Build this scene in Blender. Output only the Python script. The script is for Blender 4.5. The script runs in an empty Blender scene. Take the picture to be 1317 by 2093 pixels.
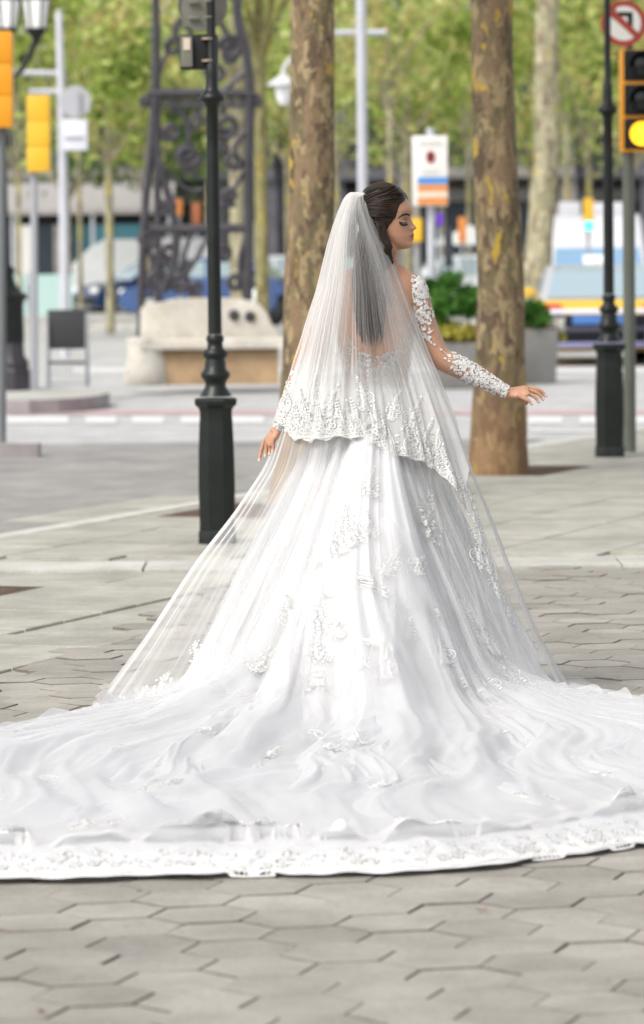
import bpy, bmesh, math, random
import numpy as np
from mathutils import Vector, Matrix
from mathutils.bvhtree import BVHTree
random.seed(7); rng = np.random.default_rng(7)
scn = bpy.context.scene
COL = scn.collection
PI = math.pi
def R(d): return math.radians(d)
def lerp(a, b, t): return a + (b - a) * t
# ------------------------------------------------------------- camera
W, H, FPX = 1317.0, 2093.0, 8000.0
CH = 1.6
HORY = 505.0
PITCH = math.atan((H / 2 - HORY) / FPX)
ROLL = R(0.6)
cf = Vector((0, math.cos(PITCH), -math.sin(PITCH)))
r0 = Vector((1, 0, 0)); u0 = Vector((0, math.sin(PITCH), math.cos(PITCH)))
cr = r0 * math.cos(ROLL) - u0 * math.sin(ROLL)
cu = r0 * math.sin(ROLL) + u0 * math.cos(ROLL)
CAM = Vector((0, 0, CH))
cam_d = bpy.data.cameras.new('camera'); cam = bpy.data.objects.new('camera', cam_d); COL.objects.link(cam)
m = Matrix((cr, cu, -cf)).transposed().to_4x4(); m.translation = CAM
cam.matrix_world = m
cam_d.sensor_fit = 'VERTICAL'; cam_d.sensor_height = 36.0; cam_d.lens = FPX / H * 36.0
cam_d.clip_start = 0.1; cam_d.clip_end = 2000
cam_d.dof.use_dof = True; cam_d.dof.focus_distance = 13.6; cam_d.dof.aperture_fstop = 4.1
scn.camera = cam
def ray(px, py): return (cf + cr * ((px - W / 2) / FPX) - cu * ((py - H / 2) / FPX))
def at(px, py, Y):
    d = ray(px, py); return CAM + d * (Y / d.y)
def gnd(px, py, z=0.0):
    d = ray(px, py); return CAM + d * ((z - CH) / d.z)
# ------------------------------------------------------------- light
world = bpy.data.worlds.new('World'); scn.world = world; world.use_nodes = True
wn = world.node_tree; wn.nodes.clear()
sky = wn.nodes.new('ShaderNodeTexSky'); sky.sky_type = 'NISHITA'; sky.sun_disc = False
SUN_EL, SUN_AZ = R(48), R(-136)
sky.sun_elevation = SUN_EL; sky.sun_rotation = SUN_AZ
sky.air_density = 1.0; sky.dust_density = 3.0; sky.ozone_density = 1.0
hs = wn.nodes.new('ShaderNodeHueSaturation'); hs.inputs['Saturation'].default_value = 0.2
bg = wn.nodes.new('ShaderNodeBackground'); bg.inputs['Strength'].default_value = 0.15
wo = wn.nodes.new('ShaderNodeOutputWorld')
wn.links.new(sky.outputs[0], hs.inputs['Color']); wn.links.new(hs.outputs[0], bg.inputs['Color']); wn.links.new(bg.outputs[0], wo.inputs['Surface'])
sd = bpy.data.lights.new('sun', 'SUN'); sd.energy = 1.5; sd.angle = R(24); sd.color = (1.0, 0.95, 0.88)
sun = bpy.data.objects.new('sun', sd); COL.objects.link(sun)
sdir = Vector((math.sin(SUN_AZ) * math.cos(SUN_EL), math.cos(SUN_AZ) * math.cos(SUN_EL), math.sin(SUN_EL)))
sun.rotation_euler = sdir.to_track_quat('Z', 'Y').to_euler(); sun.location = (-8, 8, 14)
vs = scn.view_settings; scn.display_settings.display_device = 'sRGB'
vs.view_transform = 'Standard'; vs.look = 'None'; vs.gamma = 1.0; vs.use_curve_mapping = False; vs.exposure = 0.58
scn.render.engine = 'CYCLES'
scn.cycles.use_denoising = True; scn.cycles.max_bounces = 8; scn.cycles.transparent_max_bounces = 24
scn.cycles.diffuse_bounces = 4; scn.cycles.caustics_reflective = False; scn.cycles.caustics_refractive = False
# ------------------------------------------------------------- noise
_P = np.random.RandomState(3).permutation(256)
_P = np.concatenate([_P, _P, _P])
_G = np.random.RandomState(4).uniform(0, 2 * PI, 256)
def pn(x, y, seed=0):
    x = np.asarray(x, float); y = np.asarray(y, float)
    xi = np.floor(x).astype(int); yi = np.floor(y).astype(int); xf = x - xi; yf = y - yi
    def g(i, j, dx, dy):
        h = _G[_P[(_P[(i + seed * 17) & 255] + j) & 255]]
        return np.cos(h) * dx + np.sin(h) * dy
    u = xf ** 3 * (xf * (xf * 6 - 15) + 10); v = yf ** 3 * (yf * (yf * 6 - 15) + 10)
    a = g(xi, yi, xf, yf); b = g(xi + 1, yi, xf - 1, yf); c = g(xi, yi + 1, xf, yf - 1); d = g(xi + 1, yi + 1, xf - 1, yf - 1)
    return (a * (1 - u) + b * u) * (1 - v) + (c * (1 - u) + d * u) * v * 1.0
def fbm(x, y, seed=0, o=4):
    s = 0; a = 1.0
    for k in range(o):
        s = s + a * pn(x * 2 ** k, y * 2 ** k, seed + k); a *= .5
    return s
# ------------------------------------------------------------- mesh builder
class MB:
    def __init__(s): s.v = []; s.f = []; s.mi = []
    def add(s, vs, fs, mi=0):
        b = len(s.v); s.v.extend([tuple(p) for p in vs]); s.f.extend([tuple(i + b for i in f) for f in fs]); s.mi.extend([mi] * len(fs)); return s
    def box(s, c, size, rz=0, mi=0, taper=1.0, M=None):
        cx, cy, cz = c; sx, sy, sz = size[0] / 2, size[1] / 2, size[2] / 2
        vs = []
        for z in (-1, 1):
            t = taper if z > 0 else 1.0
            for x, y in ((-1, -1), (1, -1), (1, 1), (-1, 1)):
                X, Y = x * sx * t, y * sy * t
                p = Vector((X * math.cos(rz) - Y * math.sin(rz), X * math.sin(rz) + Y * math.cos(rz), z * sz))
                if M is not None: p = M @ p
                vs.append((cx + p[0], cy + p[1], cz + p[2]))
        return s.add(vs, [(3, 2, 1, 0), (4, 5, 6, 7), (0, 1, 5, 4), (1, 2, 6, 5), (2, 3, 7, 6), (3, 0, 4, 7)], mi)
    def lathe(s, prof, c=(0, 0, 0), n=24, mi=0, cap=True, rot=0):
        vs = []; fs = []
        for r, z in prof:
            for k in range(n):
                a = 2 * PI * k / n + rot; vs.append((c[0] + r * math.cos(a), c[1] + r * math.sin(a), c[2] + z))
        for i in range(len(prof) - 1):
            for k in range(n):
                k2 = (k + 1) % n; fs.append((i * n + k, i * n + k2, (i + 1) * n + k2, (i + 1) * n + k))
        if cap:
            fs.append(tuple(range(n))[::-1]); fs.append(tuple(range((len(prof) - 1) * n, len(prof) * n)))
        return s.add(vs, fs, mi)
    def tube(s, pts, rad, n=8, mi=0, flat=1.0, cap=True, side=None):
        pts = [Vector(p) for p in pts]; N = len(pts)
        if not hasattr(rad, '__len__'): rad = [rad] * N
        vs = []; fs = []
        up = None
        for i in range(N):
            t = (pts[min(i + 1, N - 1)] - pts[max(i - 1, 0)]); t.normalize()
            if side is not None: up = Vector(side)
            elif up is None: up = Vector((0, 0, 1)) if abs(t.z) < .9 else Vector((1, 0, 0))
            a = (up - t * up.dot(t))
            if a.length < 1e-6: a = t.orthogonal()
            a.normalize(); b = t.cross(a); up = a
            ra, rb = (rad[i] if hasattr(rad[i], '__len__') else (rad[i] * flat, rad[i]))
            for k in range(n):
                an = 2 * PI * k / n; vs.append(pts[i] + a * (math.cos(an) * ra) + b * (math.sin(an) * rb))
        for i in range(N - 1):
            for k in range(n):
                k2 = (k + 1) % n; fs.append((i * n + k, i * n + k2, (i + 1) * n + k2, (i + 1) * n + k))
        if cap: fs.append(tuple(range(n))[::-1]); fs.append(tuple(range((N - 1) * n, N * n)))
        return s.add(vs, fs, mi)
    def prism(s, outline, z0, z1, mi=0, M=None):
        n = len(outline); vs = [(x, y, z0) for x, y in outline] + [(x, y, z1) for x, y in outline]
        if M is not None: vs = [M @ Vector(v) for v in vs]
        fs = [tuple(range(n))[::-1], tuple(range(n, 2 * n))] + [(k, (k + 1) % n, n + (k + 1) % n, n + k) for k in range(n)]
        return s.add(vs, fs, mi)
    def grid(s, P, mi=0, wrap=False):
        nu, nv = len(P), len(P[0]); vs = [p for row in P for p in row]; fs = []
        for i in range(nu if wrap else nu - 1):
            for j in range(nv - 1):
                i2 = (i + 1) % nu; fs.append((i * nv + j, i2 * nv + j, i2 * nv + j + 1, i * nv + j + 1))
        return s.add(vs, fs, mi)
    def sphere(s, c, r, n=12, mi=0, M=None):
        if not hasattr(r, '__len__'): r = (r, r, r)
        P = []
        for i in range(n + 1):
            ph = PI * i / n; P.append([(math.sin(ph) * math.cos(2 * PI * k / n) * r[0], math.sin(ph) * math.sin(2 * PI * k / n) * r[1], math.cos(ph) * r[2]) for k in range(n)])
        vs = [p for row in P for p in row]
        if M is not None: vs = [M @ Vector(v) for v in vs]
        vs = [(c[0] + v[0], c[1] + v[1], c[2] + v[2]) for v in vs]
        fs = [(i * n + k, (i + 1) * n + k, (i + 1) * n + (k + 1) % n, i * n + (k + 1) % n) for i in range(n) for k in range(n)]
        return s.add(vs, fs, mi)
    def build(s, name, mats, parent=None, smooth=True, bevel=0, sharp=40):
        me = bpy.data.meshes.new(name); me.from_pydata(s.v, [], s.f)
        if not isinstance(mats, (list, tuple)): mats = [mats]
        for mt in mats: me.materials.append(mt)
        if len(mats) > 1: me.polygons.foreach_set('material_index', s.mi)
        me.validate(); me.update()
        return mk(name, me, parent, smooth, bevel, sharp)
def mk(name, me, parent=None, smooth=True, bevel=0, sharp=40):
    if bevel:
        bm = bmesh.new(); bm.from_mesh(me)
        bmesh.ops.remove_doubles(bm, verts=bm.verts, dist=1e-5)
        es = [e for e in bm.edges if len(e.link_faces) == 2 and e.calc_face_angle(0) > R(30)]
        bmesh.ops.bevel(bm, geom=es, offset=bevel, segments=2, profile=.6, affect='EDGES', clamp_overlap=True)
        bm.to_mesh(me); bm.free()
    if smooth:
        me.shade_smooth()
        try: me.set_sharp_from_angle(angle=R(sharp))
        except Exception: pass
    o = bpy.data.objects.new(name, me); COL.objects.link(o)
    if parent is not None: o.parent = parent
    return o
def npmesh(name, V, F, mat, parent=None, smooth=True):
    V = np.asarray(V, np.float32).reshape(-1, 3); F = np.asarray(F, np.int32)
    me = bpy.data.meshes.new(name); me.vertices.add(len(V)); me.vertices.foreach_set('co', V.ravel())
    k = F.shape[1]; me.loops.add(F.size); me.loops.foreach_set('vertex_index', F.ravel())
    me.polygons.add(len(F)); me.polygons.foreach_set('loop_start', np.arange(0, F.size, k, dtype=np.int32))
    me.update(calc_edges=True); me.validate()
    for mt in (mat if isinstance(mat, (list, tuple)) else [mat]): me.materials.append(mt)
    if smooth: me.shade_smooth()
    o = bpy.data.objects.new(name, me); COL.objects.link(o)
    if parent is not None: o.parent = parent
    return o
def gridfaces(nu, nv, wrapu=False):
    i = np.arange(nu if wrapu else nu - 1)[:, None]; j = np.arange(nv - 1)[None, :]
    i2 = (i + 1) % nu
    return np.stack([i * nv + j, i2 * nv + j, i2 * nv + j + 1, i * nv + j + 1], -1).reshape(-1, 4)
def tag(o, label=None, cat=None, group=None, kind=None):
    if label: o['label'] = label
    if cat: o['category'] = cat
    if group: o['group'] = group
    if kind: o['kind'] = kind
    return o
def empty(name, loc, rz=0):
    o = bpy.data.objects.new(name, None); COL.objects.link(o); o.location = loc; o.rotation_euler = (0, 0, rz); o.empty_display_size = .1
    return o
def copy_tree(o, parent=None, lv=0):
    c = o.copy(); COL.objects.link(c)
    c.parent = parent
    for ch in [x for x in o.children]: copy_tree(ch, c, lv + 1)
    return c
# ------------------------------------------------------------- materials
def nodes(name):
    mt = bpy.data.materials.new(name); mt.use_nodes = True; nt = mt.node_tree; b = nt.nodes['Principled BSDF']; return mt, nt, b
def mat(name, col, rough=.6, metal=0.0, var=0.0, scale=5.0, bump=0.0, bscale=40.0, col2=None, spec=.5, coat=0.0, emit=None, estr=0, detail=6, aniso=None, sss=0):
    mt, nt, b = nodes(name)
    b.inputs['Base Color'].default_value = (*col, 1); b.inputs['Roughness'].default_value = rough; b.inputs['Metallic'].default_value = metal
    b.inputs['Specular IOR Level'].default_value = spec; b.inputs['Coat Weight'].default_value = coat
    if emit: b.inputs['Emission Color'].default_value = (*emit, 1); b.inputs['Emission Strength'].default_value = estr
    tc = nt.nodes.new('ShaderNodeTexCoord'); src = tc.outputs['Object']
    if aniso:
        mp = nt.nodes.new('ShaderNodeMapping'); mp.inputs['Scale'].default_value = aniso; nt.links.new(src, mp.inputs[0]); src = mp.outputs[0]
    if var or col2:
        n = nt.nodes.new('ShaderNodeTexNoise'); n.inputs['Scale'].default_value = scale; n.inputs['Detail'].default_value = detail; nt.links.new(src, n.inputs['Vector'])
        cr_ = nt.nodes.new('ShaderNodeValToRGB'); cr_.color_ramp.elements[0].position = .35; cr_.color_ramp.elements[1].position = .65
        c2 = col2 if col2 else tuple(max(0, c * (1 + var)) for c in col)
        c1 = col if col2 else tuple(c * (1 - var) for c in col)
        cr_.color_ramp.elements[0].color = (*c1, 1); cr_.color_ramp.elements[1].color = (*c2, 1)
        nt.links.new(n.outputs['Fac'], cr_.inputs[0]); nt.links.new(cr_.outputs[0], b.inputs['Base Color'])
    if bump:
        n2 = nt.nodes.new('ShaderNodeTexNoise'); n2.inputs['Scale'].default_value = bscale; n2.inputs['Detail'].default_value = 5; nt.links.new(src, n2.inputs['Vector'])
        bp = nt.nodes.new('ShaderNodeBump'); bp.inputs['Strength'].default_value = bump; bp.inputs['Distance'].default_value = .01
        nt.links.new(n2.outputs['Fac'], bp.inputs['Height']); nt.links.new(bp.outputs[0], b.inputs['Normal'])
    return mt
def stone(name, base, dark, tint, rnd=.12, bump=.25):
    """paving: per-object tone, blotches, fine grain"""
    mt, nt, b = nodes(name); L = nt.links.new
    geo = nt.nodes.new('ShaderNodeNewGeometry')
    def noise(sc, det=6, ro=.6):
        n = nt.nodes.new('ShaderNodeTexNoise'); n.inputs['Scale'].default_value = sc; n.inputs['Detail'].default_value = det; n.inputs['Roughness'].default_value = ro; L(geo.outputs['Position'], n.inputs['Vector']); return n.outputs['Fac']
    def ramp(f, a, bb, c1, c2):
        r = nt.nodes.new('ShaderNodeValToRGB'); r.color_ramp.elements[0].position = a; r.color_ramp.elements[1].position = bb
        r.color_ramp.elements[0].color = (*c1, 1); r.color_ramp.elements[1].color = (*c2, 1); L(f, r.inputs[0]); return r.outputs[0]
    def mix(mode, f, a, c):
        mx = nt.nodes.new('ShaderNodeMix'); mx.data_type = 'RGBA'; mx.blend_type = mode
        if isinstance(f, float): mx.inputs[0].default_value = f
        else: L(f, mx.inputs[0])
        L(a, mx.inputs[6]); L(c, mx.inputs[7]); return mx.outputs[2]
    c = ramp(noise(1.3), .35, .68, dark, base)
    c = mix('MIX', .45, c, ramp(noise(5.5, 8), .38, .62, tint, base))
    c = mix('MULTIPLY', .85, c, ramp(noise(2.6, 9, .7), .36, .60, (.80, .795, .78), (1.09, 1.09, 1.09)))
    c = mix('MULTIPLY', .8, c, ramp(noise(60, 6, .75), .3, .62, (.72, .71, .69), (1.06, 1.06, 1.06)))
    c = mix('MULTIPLY', .6, c, ramp(noise(14, 10, .8), .28, .46, (.62, .6, .56), (1, 1, 1)))
    oi = nt.nodes.new('ShaderNodeObjectInfo'); mr = nt.nodes.new('ShaderNodeMapRange'); mr.inputs[3].default_value = 1 - rnd; mr.inputs[4].default_value = 1 + rnd * .6; L(oi.outputs['Random'], mr.inputs[0])
    vm = nt.nodes.new('ShaderNodeVectorMath'); vm.operation = 'SCALE'; L(c, vm.inputs[0]); L(mr.outputs[0], vm.inputs['Scale']); L(vm.outputs[0], b.inputs['Base Color'])
    b.inputs['Roughness'].default_value = .72
    bp = nt.nodes.new('ShaderNodeBump'); bp.inputs['Strength'].default_value = bump; bp.inputs['Distance'].default_value = .006; L(noise(38, 8, .7), bp.inputs['Height']); L(bp.outputs[0], b.inputs['Normal'])
    return mt
M_tile = stone('paving_tile', (.365, .345, .305), (.28, .268, .235), (.33, .30, .265), .14)
M_edge = mat('tile_edge_dirt', (.16, .14, .115), .95, var=.3, scale=20)
M_slab = stone('granite_slab', (.43, .42, .37), (.32, .31, .27), (.38, .36, .31), .1, .3)
M_pale = stone('pale_granite', (.54, .535, .50), (.44, .435, .40), (.49, .48, .45), .08, .2)
M_joint = mat('joint_sand', (.17, .15, .12), .95, var=.3, scale=9)
M_asph = stone('asphalt_worn', (.34, .33, .315), (.23, .225, .215), (.29, .28, .27), 0, .35)
M_road = stone('cross_street_surface', (.52, .52, .52), (.43, .43, .43), (.48, .48, .475), 0, .2)
M_white = mat('road_paint', (.66, .66, .65), .6, var=.08, scale=8)
M_pink = mat('pink_paint', (.5, .36, .36), .7, var=.1, scale=3)
M_kerb = mat('kerb_stone', (.52, .5, .46), .8, var=.12, scale=6, bump=.3)
M_soil = mat('tree_pit_soil', (.085, .052, .03), .95, var=.4, scale=12, bump=.8, bscale=30)
M_black = mat('black_cast_iron', (.006, .009, .0075), .4, .0, var=.3, scale=7, bump=.12, bscale=60, spec=.35, coat=.08)
M_blackmat = mat('matt_black', (.012, .013, .013), .55, spec=.3)
M_violet = mat('dark_wrought_iron', (.040, .036, .043), .45, .1, var=.3, scale=5, coat=.2)
M_grey = mat('grey_post_paint', (.115, .125, .10), .45, var=.1, scale=3)
M_lgrey = mat('light_galvanised', (.52, .53, .57), .45, .1, var=.06, scale=2)
M_amber = mat('orange_signal_plastic', (.85, .34, .012), .38, var=.05, scale=3)
M_yel = mat('yellow_signal_plastic', (.78, .46, .03), .4, var=.06, scale=3)
M_red = mat('red_enamel', (.38, .045, .03), .4)
M_wsign = mat('white_enamel', (.78, .76, .72), .4)
M_blue = mat('blue_sign', (.08, .27, .62), .4)
M_or = mat('orange_sign', (.72, .26, .06), .45)
M_glass = mat('dark_lens', (.01, .014, .012), .15)
M_milk = mat('milk_glass', (.9, .91, .9), .3)
# ============================================================= GROUND
KD = Vector((1.02, 2.7, 0)).normalized()          # kerb direction
KN = Vector((-KD.y, KD.x, 0))                      # towards the road (left / far)
KP = gnd(200, 1063)
def kd(p): return (Vector((p[0], p[1], 0)) - Vector((KP.x, KP.y, 0))).dot(KN)   # >0 = road
def sheet(name, pts, z, m_, kind='structure'):
    b = MB(); n = len(pts); b.add([(p[0], p[1], z) for p in pts], [tuple(range(n))])
    o = b.build(name, m_, smooth=False); o['kind'] = kind; return o
ROADZ = -.12
sheet('ground', [(-900, -30), (900, -30), (900, 1500), (-900, 1500)], ROADZ - .004, M_road)
def kline(off, t): 
    p = Vector((KP.x, KP.y, 0)) + KN * off + KD * t; return (p.x, p.y)
# asphalt of the near carriageway (parallel to the kerb) and the pale cross street
ya = gnd(300, 905, ROADZ).y
sheet('road', [kline(.1, -30), kline(.1, 3.2), (2.0, ya), (-9, ya), (-40, ya), (-40, -20)], ROADZ, M_asph)
# pavement base under the tiles
PAVE = [kline(0, -26), kline(0, 22), (60, kline(0, 22)[1]), (60, -20), (kline(0, -26)[0], -20)]
pave = sheet('pavement', PAVE, -.045, M_joint)
# --- hexagonal tiles
ALPH = R(13.2); HW = .25; HS = HW / math.sqrt(3)
la = Vector((math.cos(ALPH + R(30)), math.sin(ALPH + R(30)), 0)) * HW
# measured lattice: a points right and away, b right and nearer
pa = gnd(530, 1923); pb = gnd(530 + 155, 1923 - 24); pc = gnd(530 + 207, 1923 + 8.4)
ang = math.atan2(pb.y - pa.y, pb.x - pa.x)
HW = ((pb - pa).length + (pc - pa).length) / 2
ang2 = math.atan2(pc.y - pa.y, pc.x - pa.x); ang = (ang + ang2) / 2 + R(30)
va = Vector((math.cos(ang), math.sin(ang), 0)) * HW; vb = Vector((math.cos(ang - R(60)), math.sin(ang - R(60)), 0)) * HW
HS = HW / math.sqrt(3)
LA = gnd(0, 1372); LB = gnd(305, 1258); LD = (LB - LA).normalized(); LN = Vector((-LD.y, LD.x, 0))
def inhex(x, y):
    p = Vector((x, y, 0)); return (p - Vector((LA.x, LA.y, 0))).dot(LN) < -.02 and y < 19.45
def hexmesh(sid, gap):
    b = MB(); n = 6; vs = []; r = HS - gap / 2
    for k, (rr, z) in enumerate(((r, -.04), (r, -.0016), (r - .0013, 0))):
        for i in range(6):
            a = ang - R(30) + R(60) * i + R(30) - R(30)
            # vertices lie 30 deg off the lattice directions
            a = ang + R(30) + R(60) * i
            jr = rr + (random.Random(sid * 31 + i).uniform(-.0025, .0008) if k else 0)
            vs.append((math.cos(a) * jr, math.sin(a) * jr, z))
    fs = [tuple(range(12, 18))] + [(k * 6 + i, k * 6 + (i + 1) % 6, k * 6 + 6 + (i + 1) % 6, k * 6 + 6 + i) for k in (0, 1) for i in range(6)]
    b.add(vs, fs); me = bpy.data.meshes.new('tile'); me.from_pydata(b.v, [], b.f); me.materials.append(M_tile); me.materials.append(M_edge)
    for p_ in me.polygons: p_.material_index = 0 if p_.index == 0 else 1
    me.update(); return me
hexes = [hexmesh(i, g) for i, g in enumerate((.0022, .0028, .004, .0024, .003, .006, .0024, .002))]
cells = []
for i in range(-120, 121):
    for j in range(-120, 121):
        p = pa + va * (i + .5) + vb * (j + .2); x, y = p.x, p.y
        if not (-5 < x < 6 and 6.3 < y < 19.5) or not inhex(x, y): continue
        px = 658.5 + x / y * FPX; py = 505 + CH * FPX / y
        under = (py < 1770 and py > 1520 and 60 < px < 1230 and y > 9.95)
        seen = -80 < px < 1400 and py < 2150 and not under and not (300 < px < 1080 and py > 1420 and py < 1770)
        cells.append((0 if seen else 1, y, x, i, j))
cells.sort()
tr = random.Random(5)
rest = MB()
for n, (sn, y, x, i, j) in enumerate(cells):
    me = hexes[tr.randrange(8)]
    tilt = (tr.gauss(0, .006), tr.gauss(0, .006), tr.gauss(0, .004)); dz = tr.gauss(0, .0016)
    if sn == 0 and n < 300:
        o = bpy.data.objects.new('tile', me); COL.objects.link(o); o.location = (x, y, dz - .001); o.rotation_euler = tilt; o.parent = pave
    else:
        Mx = Matrix.Rotation(tilt[0], 3, 'X') @ Matrix.Rotation(tilt[1], 3, 'Y')
        rest.add([(Mx @ v.co) + Vector((x, y, dz - .001)) for v in me.vertices], [tuple(p.vertices) for p in me.polygons]); rest.mi[-13:] = [0] + [1] * 12
o = rest.build('tile_field', [M_tile, M_edge], pave, smooth=False); o['kind'] = 'stuff'
# --- granite slabs on the kerb side and beyond, laid along the kerb; pits for the trees
PITS = []
def pit(corner, w, d, name):
    """corner = front-left, along -KN then KD"""
    c = Vector((corner.x, corner.y, 0)); a = c; b = c - KN * w; cc = b + KD * d; dd = c + KD * d
    PITS.append((c, w, d)); sh = sheet(name, [a, b, cc, dd], -.006, M_soil); return sh
pit(gnd(318, 1054), 1.25, 1.25, 'tree_pit')
g2 = gnd(1107, 972); pit(Vector((g2.x, g2.y, 0)) + KN * 1.25, 1.25, 1.25, 'tree_pit')
g3 = gnd(92, 1198); pit(Vector((g3.x, g3.y, 0)) + KN * 1.25 - KD * 1.2, 1.25, 1.2, 'tree_pit')
def inpit(p, mrg=0):
    for c, w, d in PITS:
        q = p - c; a = q.dot(-KN); b_ = q.dot(KD)
        if -mrg < a < w + mrg and -mrg < b_ < d + mrg: return True
    return False
sl = []
SW, SD = .60, .40
def clip_hex(px_, py_): return inhex(px_, py_)
slab_rest = MB(); ns = 0
O0 = Vector((KP.x, KP.y, 0))
strip = []
for i in range(-3, 90):
    row = i
    for j in range(-120, 75):
        u_ = -.02 - SW * (i + 3) - SW / 2; t_ = SD * j + (SW * .33 if i % 2 else 0)
        p = O0 + KN * u_ + KD * t_
        if kd(p) > -.2 or p.y < 7 or p.y > 52 or abs(p.x) > 8: continue
        if inpit(p, .27): continue
        if (p - Vector((LA.x, LA.y, 0))).dot(LN) < .12 and p.y < 20.2: continue
        if 19.2 < p.y < 20.3: continue
        sl.append(p)
def slab_into(b, p, w, d, ax, ay, dz=0, gap=.006):
    vs = []
    for k, (g, z) in enumerate(((0, -.044), (0, -.003), (.004, 0))):
        for sx, sy in ((-1, -1), (1, -1), (1, 1), (-1, 1)):
            q = p + ax * sx * (w / 2 - gap - g) + ay * sy * (d / 2 - gap - g); vs.append((q.x, q.y, z + dz))
    b.add(vs, [(8, 9, 10, 11)] + [(k * 4 + i, k * 4 + (i + 1) % 4, k * 4 + 4 + (i + 1) % 4, k * 4 + 4 + i) for k in (0, 1) for i in range(4)])
sl.sort(key=lambda p: p.y)
vis = 0
for p in sl:
    px = 658.5 + p.x / p.y * FPX
    b = MB()
    if -60 < px < 1380 and vis < 140 and not (480 < px < 990):
        slab_into(b, Vector((0, 0, 0)), SW, SD, KN, KD, tr.gauss(0, .0008)); o = b.build('slab', M_slab, pave, smooth=False); o.location = p; vis += 1
    else: slab_into(slab_rest, p, SW, SD, KN, KD, tr.gauss(0, .0008))
# pale cross strip
for k in range(-14, 16):
    b = MB(); slab_into(b, Vector((0, 0, 0)), .8, .52, Vector((1, 0, 0)), Vector((0, 1, 0)), .0); o = b.build('strip_slab', M_pale, pave, smooth=False); o.location = (k * .8 + .3, 19.8, .001)
# filler sheet under irregular joints between fields
o = slab_rest.build('slab_field', M_slab, pave, smooth=False); o['kind'] = 'stuff'
# infill concrete in the seam triangles and at pit margins
b = MB(); q = [LA + LN * -.1 + LD * -9, LA + LN * .42 + LD * -9, LA + LN * .42 + LD * 7.5, LA + LN * -.1 + LD * 7.5]
b.add([(p.x, p.y, -.012) for p in q], [(0, 1, 2, 3)])
b.add([(-8, 19.0, -.016), (8, 19.0, -.016), (8, 20.6, -.016), (-8, 20.6, -.016)], [(0, 1, 2, 3)])
for c, w, d in PITS:
    for (a0, a1, b0, b1) in ((-.75, 0, -.6, d + .6), (w, w + .75, -.6, d + .6), (0, w, -.6, 0), (0, w, d, d + .6)):
        q = [c - KN * a + KD * e for a, e in ((a0, b0), (a1, b0), (a1, b1), (a0, b1))]
        b.add([(p.x, p.y, -.004) for p in q], [(0, 1, 2, 3)])
o = b.build('seam_mortar', M_slab, pave, smooth=False)
# kerb stones
kb = None
for k in range(-16, 22):
    b = MB(); slab_into(b, Vector((0, 0, 0)), .16, 1.0, KN, KD, 0.004, .004)
    vs = [(v[0], v[1], v[2] if v[2] > -.04 else -.16) for v in b.v]; b.v = vs
    o = b.build('kerb_stone', M_kerb, pave, smooth=False); o.location = O0 + KN * .0 + KD * k
# ------- traffic island with rounded kerb
def island(name, pts, h, mt, mk_):
    b = MB(); n = len(pts)
    vs = [(p[0], p[1], ROADZ - .02) for p in pts] + [(p[0], p[1], h) for p in pts]
    b.add(vs, [tuple(range(n, 2 * n))], 0); b.add(vs, [(k, (k + 1) % n, n + (k + 1) % n, n + k) for k in range(n)], 1)
    o = b.build(name, [mt, mk_], smooth=False); o['kind'] = 'structure'; return o
il = [gnd(x, y, .0) for x, y in ((-260, 824), (0, 823), (60, 823), (120, 821), (170, 818), (205, 813), (224, 808), (215, 803), (170, 800), (100, 797), (-260, 797))]
M_kerbd = mat('island_kerb', (.30, .27, .275), .8, var=.12, scale=6)
island('traffic_island', il, .03, M_pale, M_kerbd)
il = [gnd(x, y, .0) for x, y in ((-200, 907), (0, 906.5), (40, 906), (78, 905.5), (84, 904.5), (70, 903), (0, 902.5), (-200, 902))]
island('refuge_kerb', il, .0, M_kerb, M_kerbd)
# far pavement (beyond the cross street) where bench, planters stand
fp = [gnd(-400, 660, 0), gnd(2000, 660, 0), gnd(2000, 640, 0), gnd(-400, 640, 0)]
island('far_pavement', [(p.x, p.y) for p in fp], 0.0, M_pale, M_kerb)
# markings
def mark(px0, px1, py0, py1, m_, nm='road_marking'):
    q = [gnd(px0, py0, ROADZ), gnd(px1, py0, ROADZ), gnd(px1, py1, ROADZ), gnd(px0, py1, ROADZ)]
    b = MB(); b.add([(p.x, p.y, ROADZ + .004) for p in q], [(3, 2, 1, 0)]); o = b.build(nm, m_, smooth=False); o['kind'] = 'structure'
mark(-200, 1600, 847, 838, M_pink, 'pink_lane_line')
for x0, x1 in ((15, 140), (175, 238), (270, 335), (370, 440), (475, 540), (575, 640), (1080, 1150), (1185, 1250), (1285, 1350)): mark(x0, x1, 866, 851, M_white, 'lane_dash')
mark(150, 2000, 762, 752, M_white, 'lane_stripe'); mark(1085, 2000, 884, 880, M_white, 'edge_line')
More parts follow.
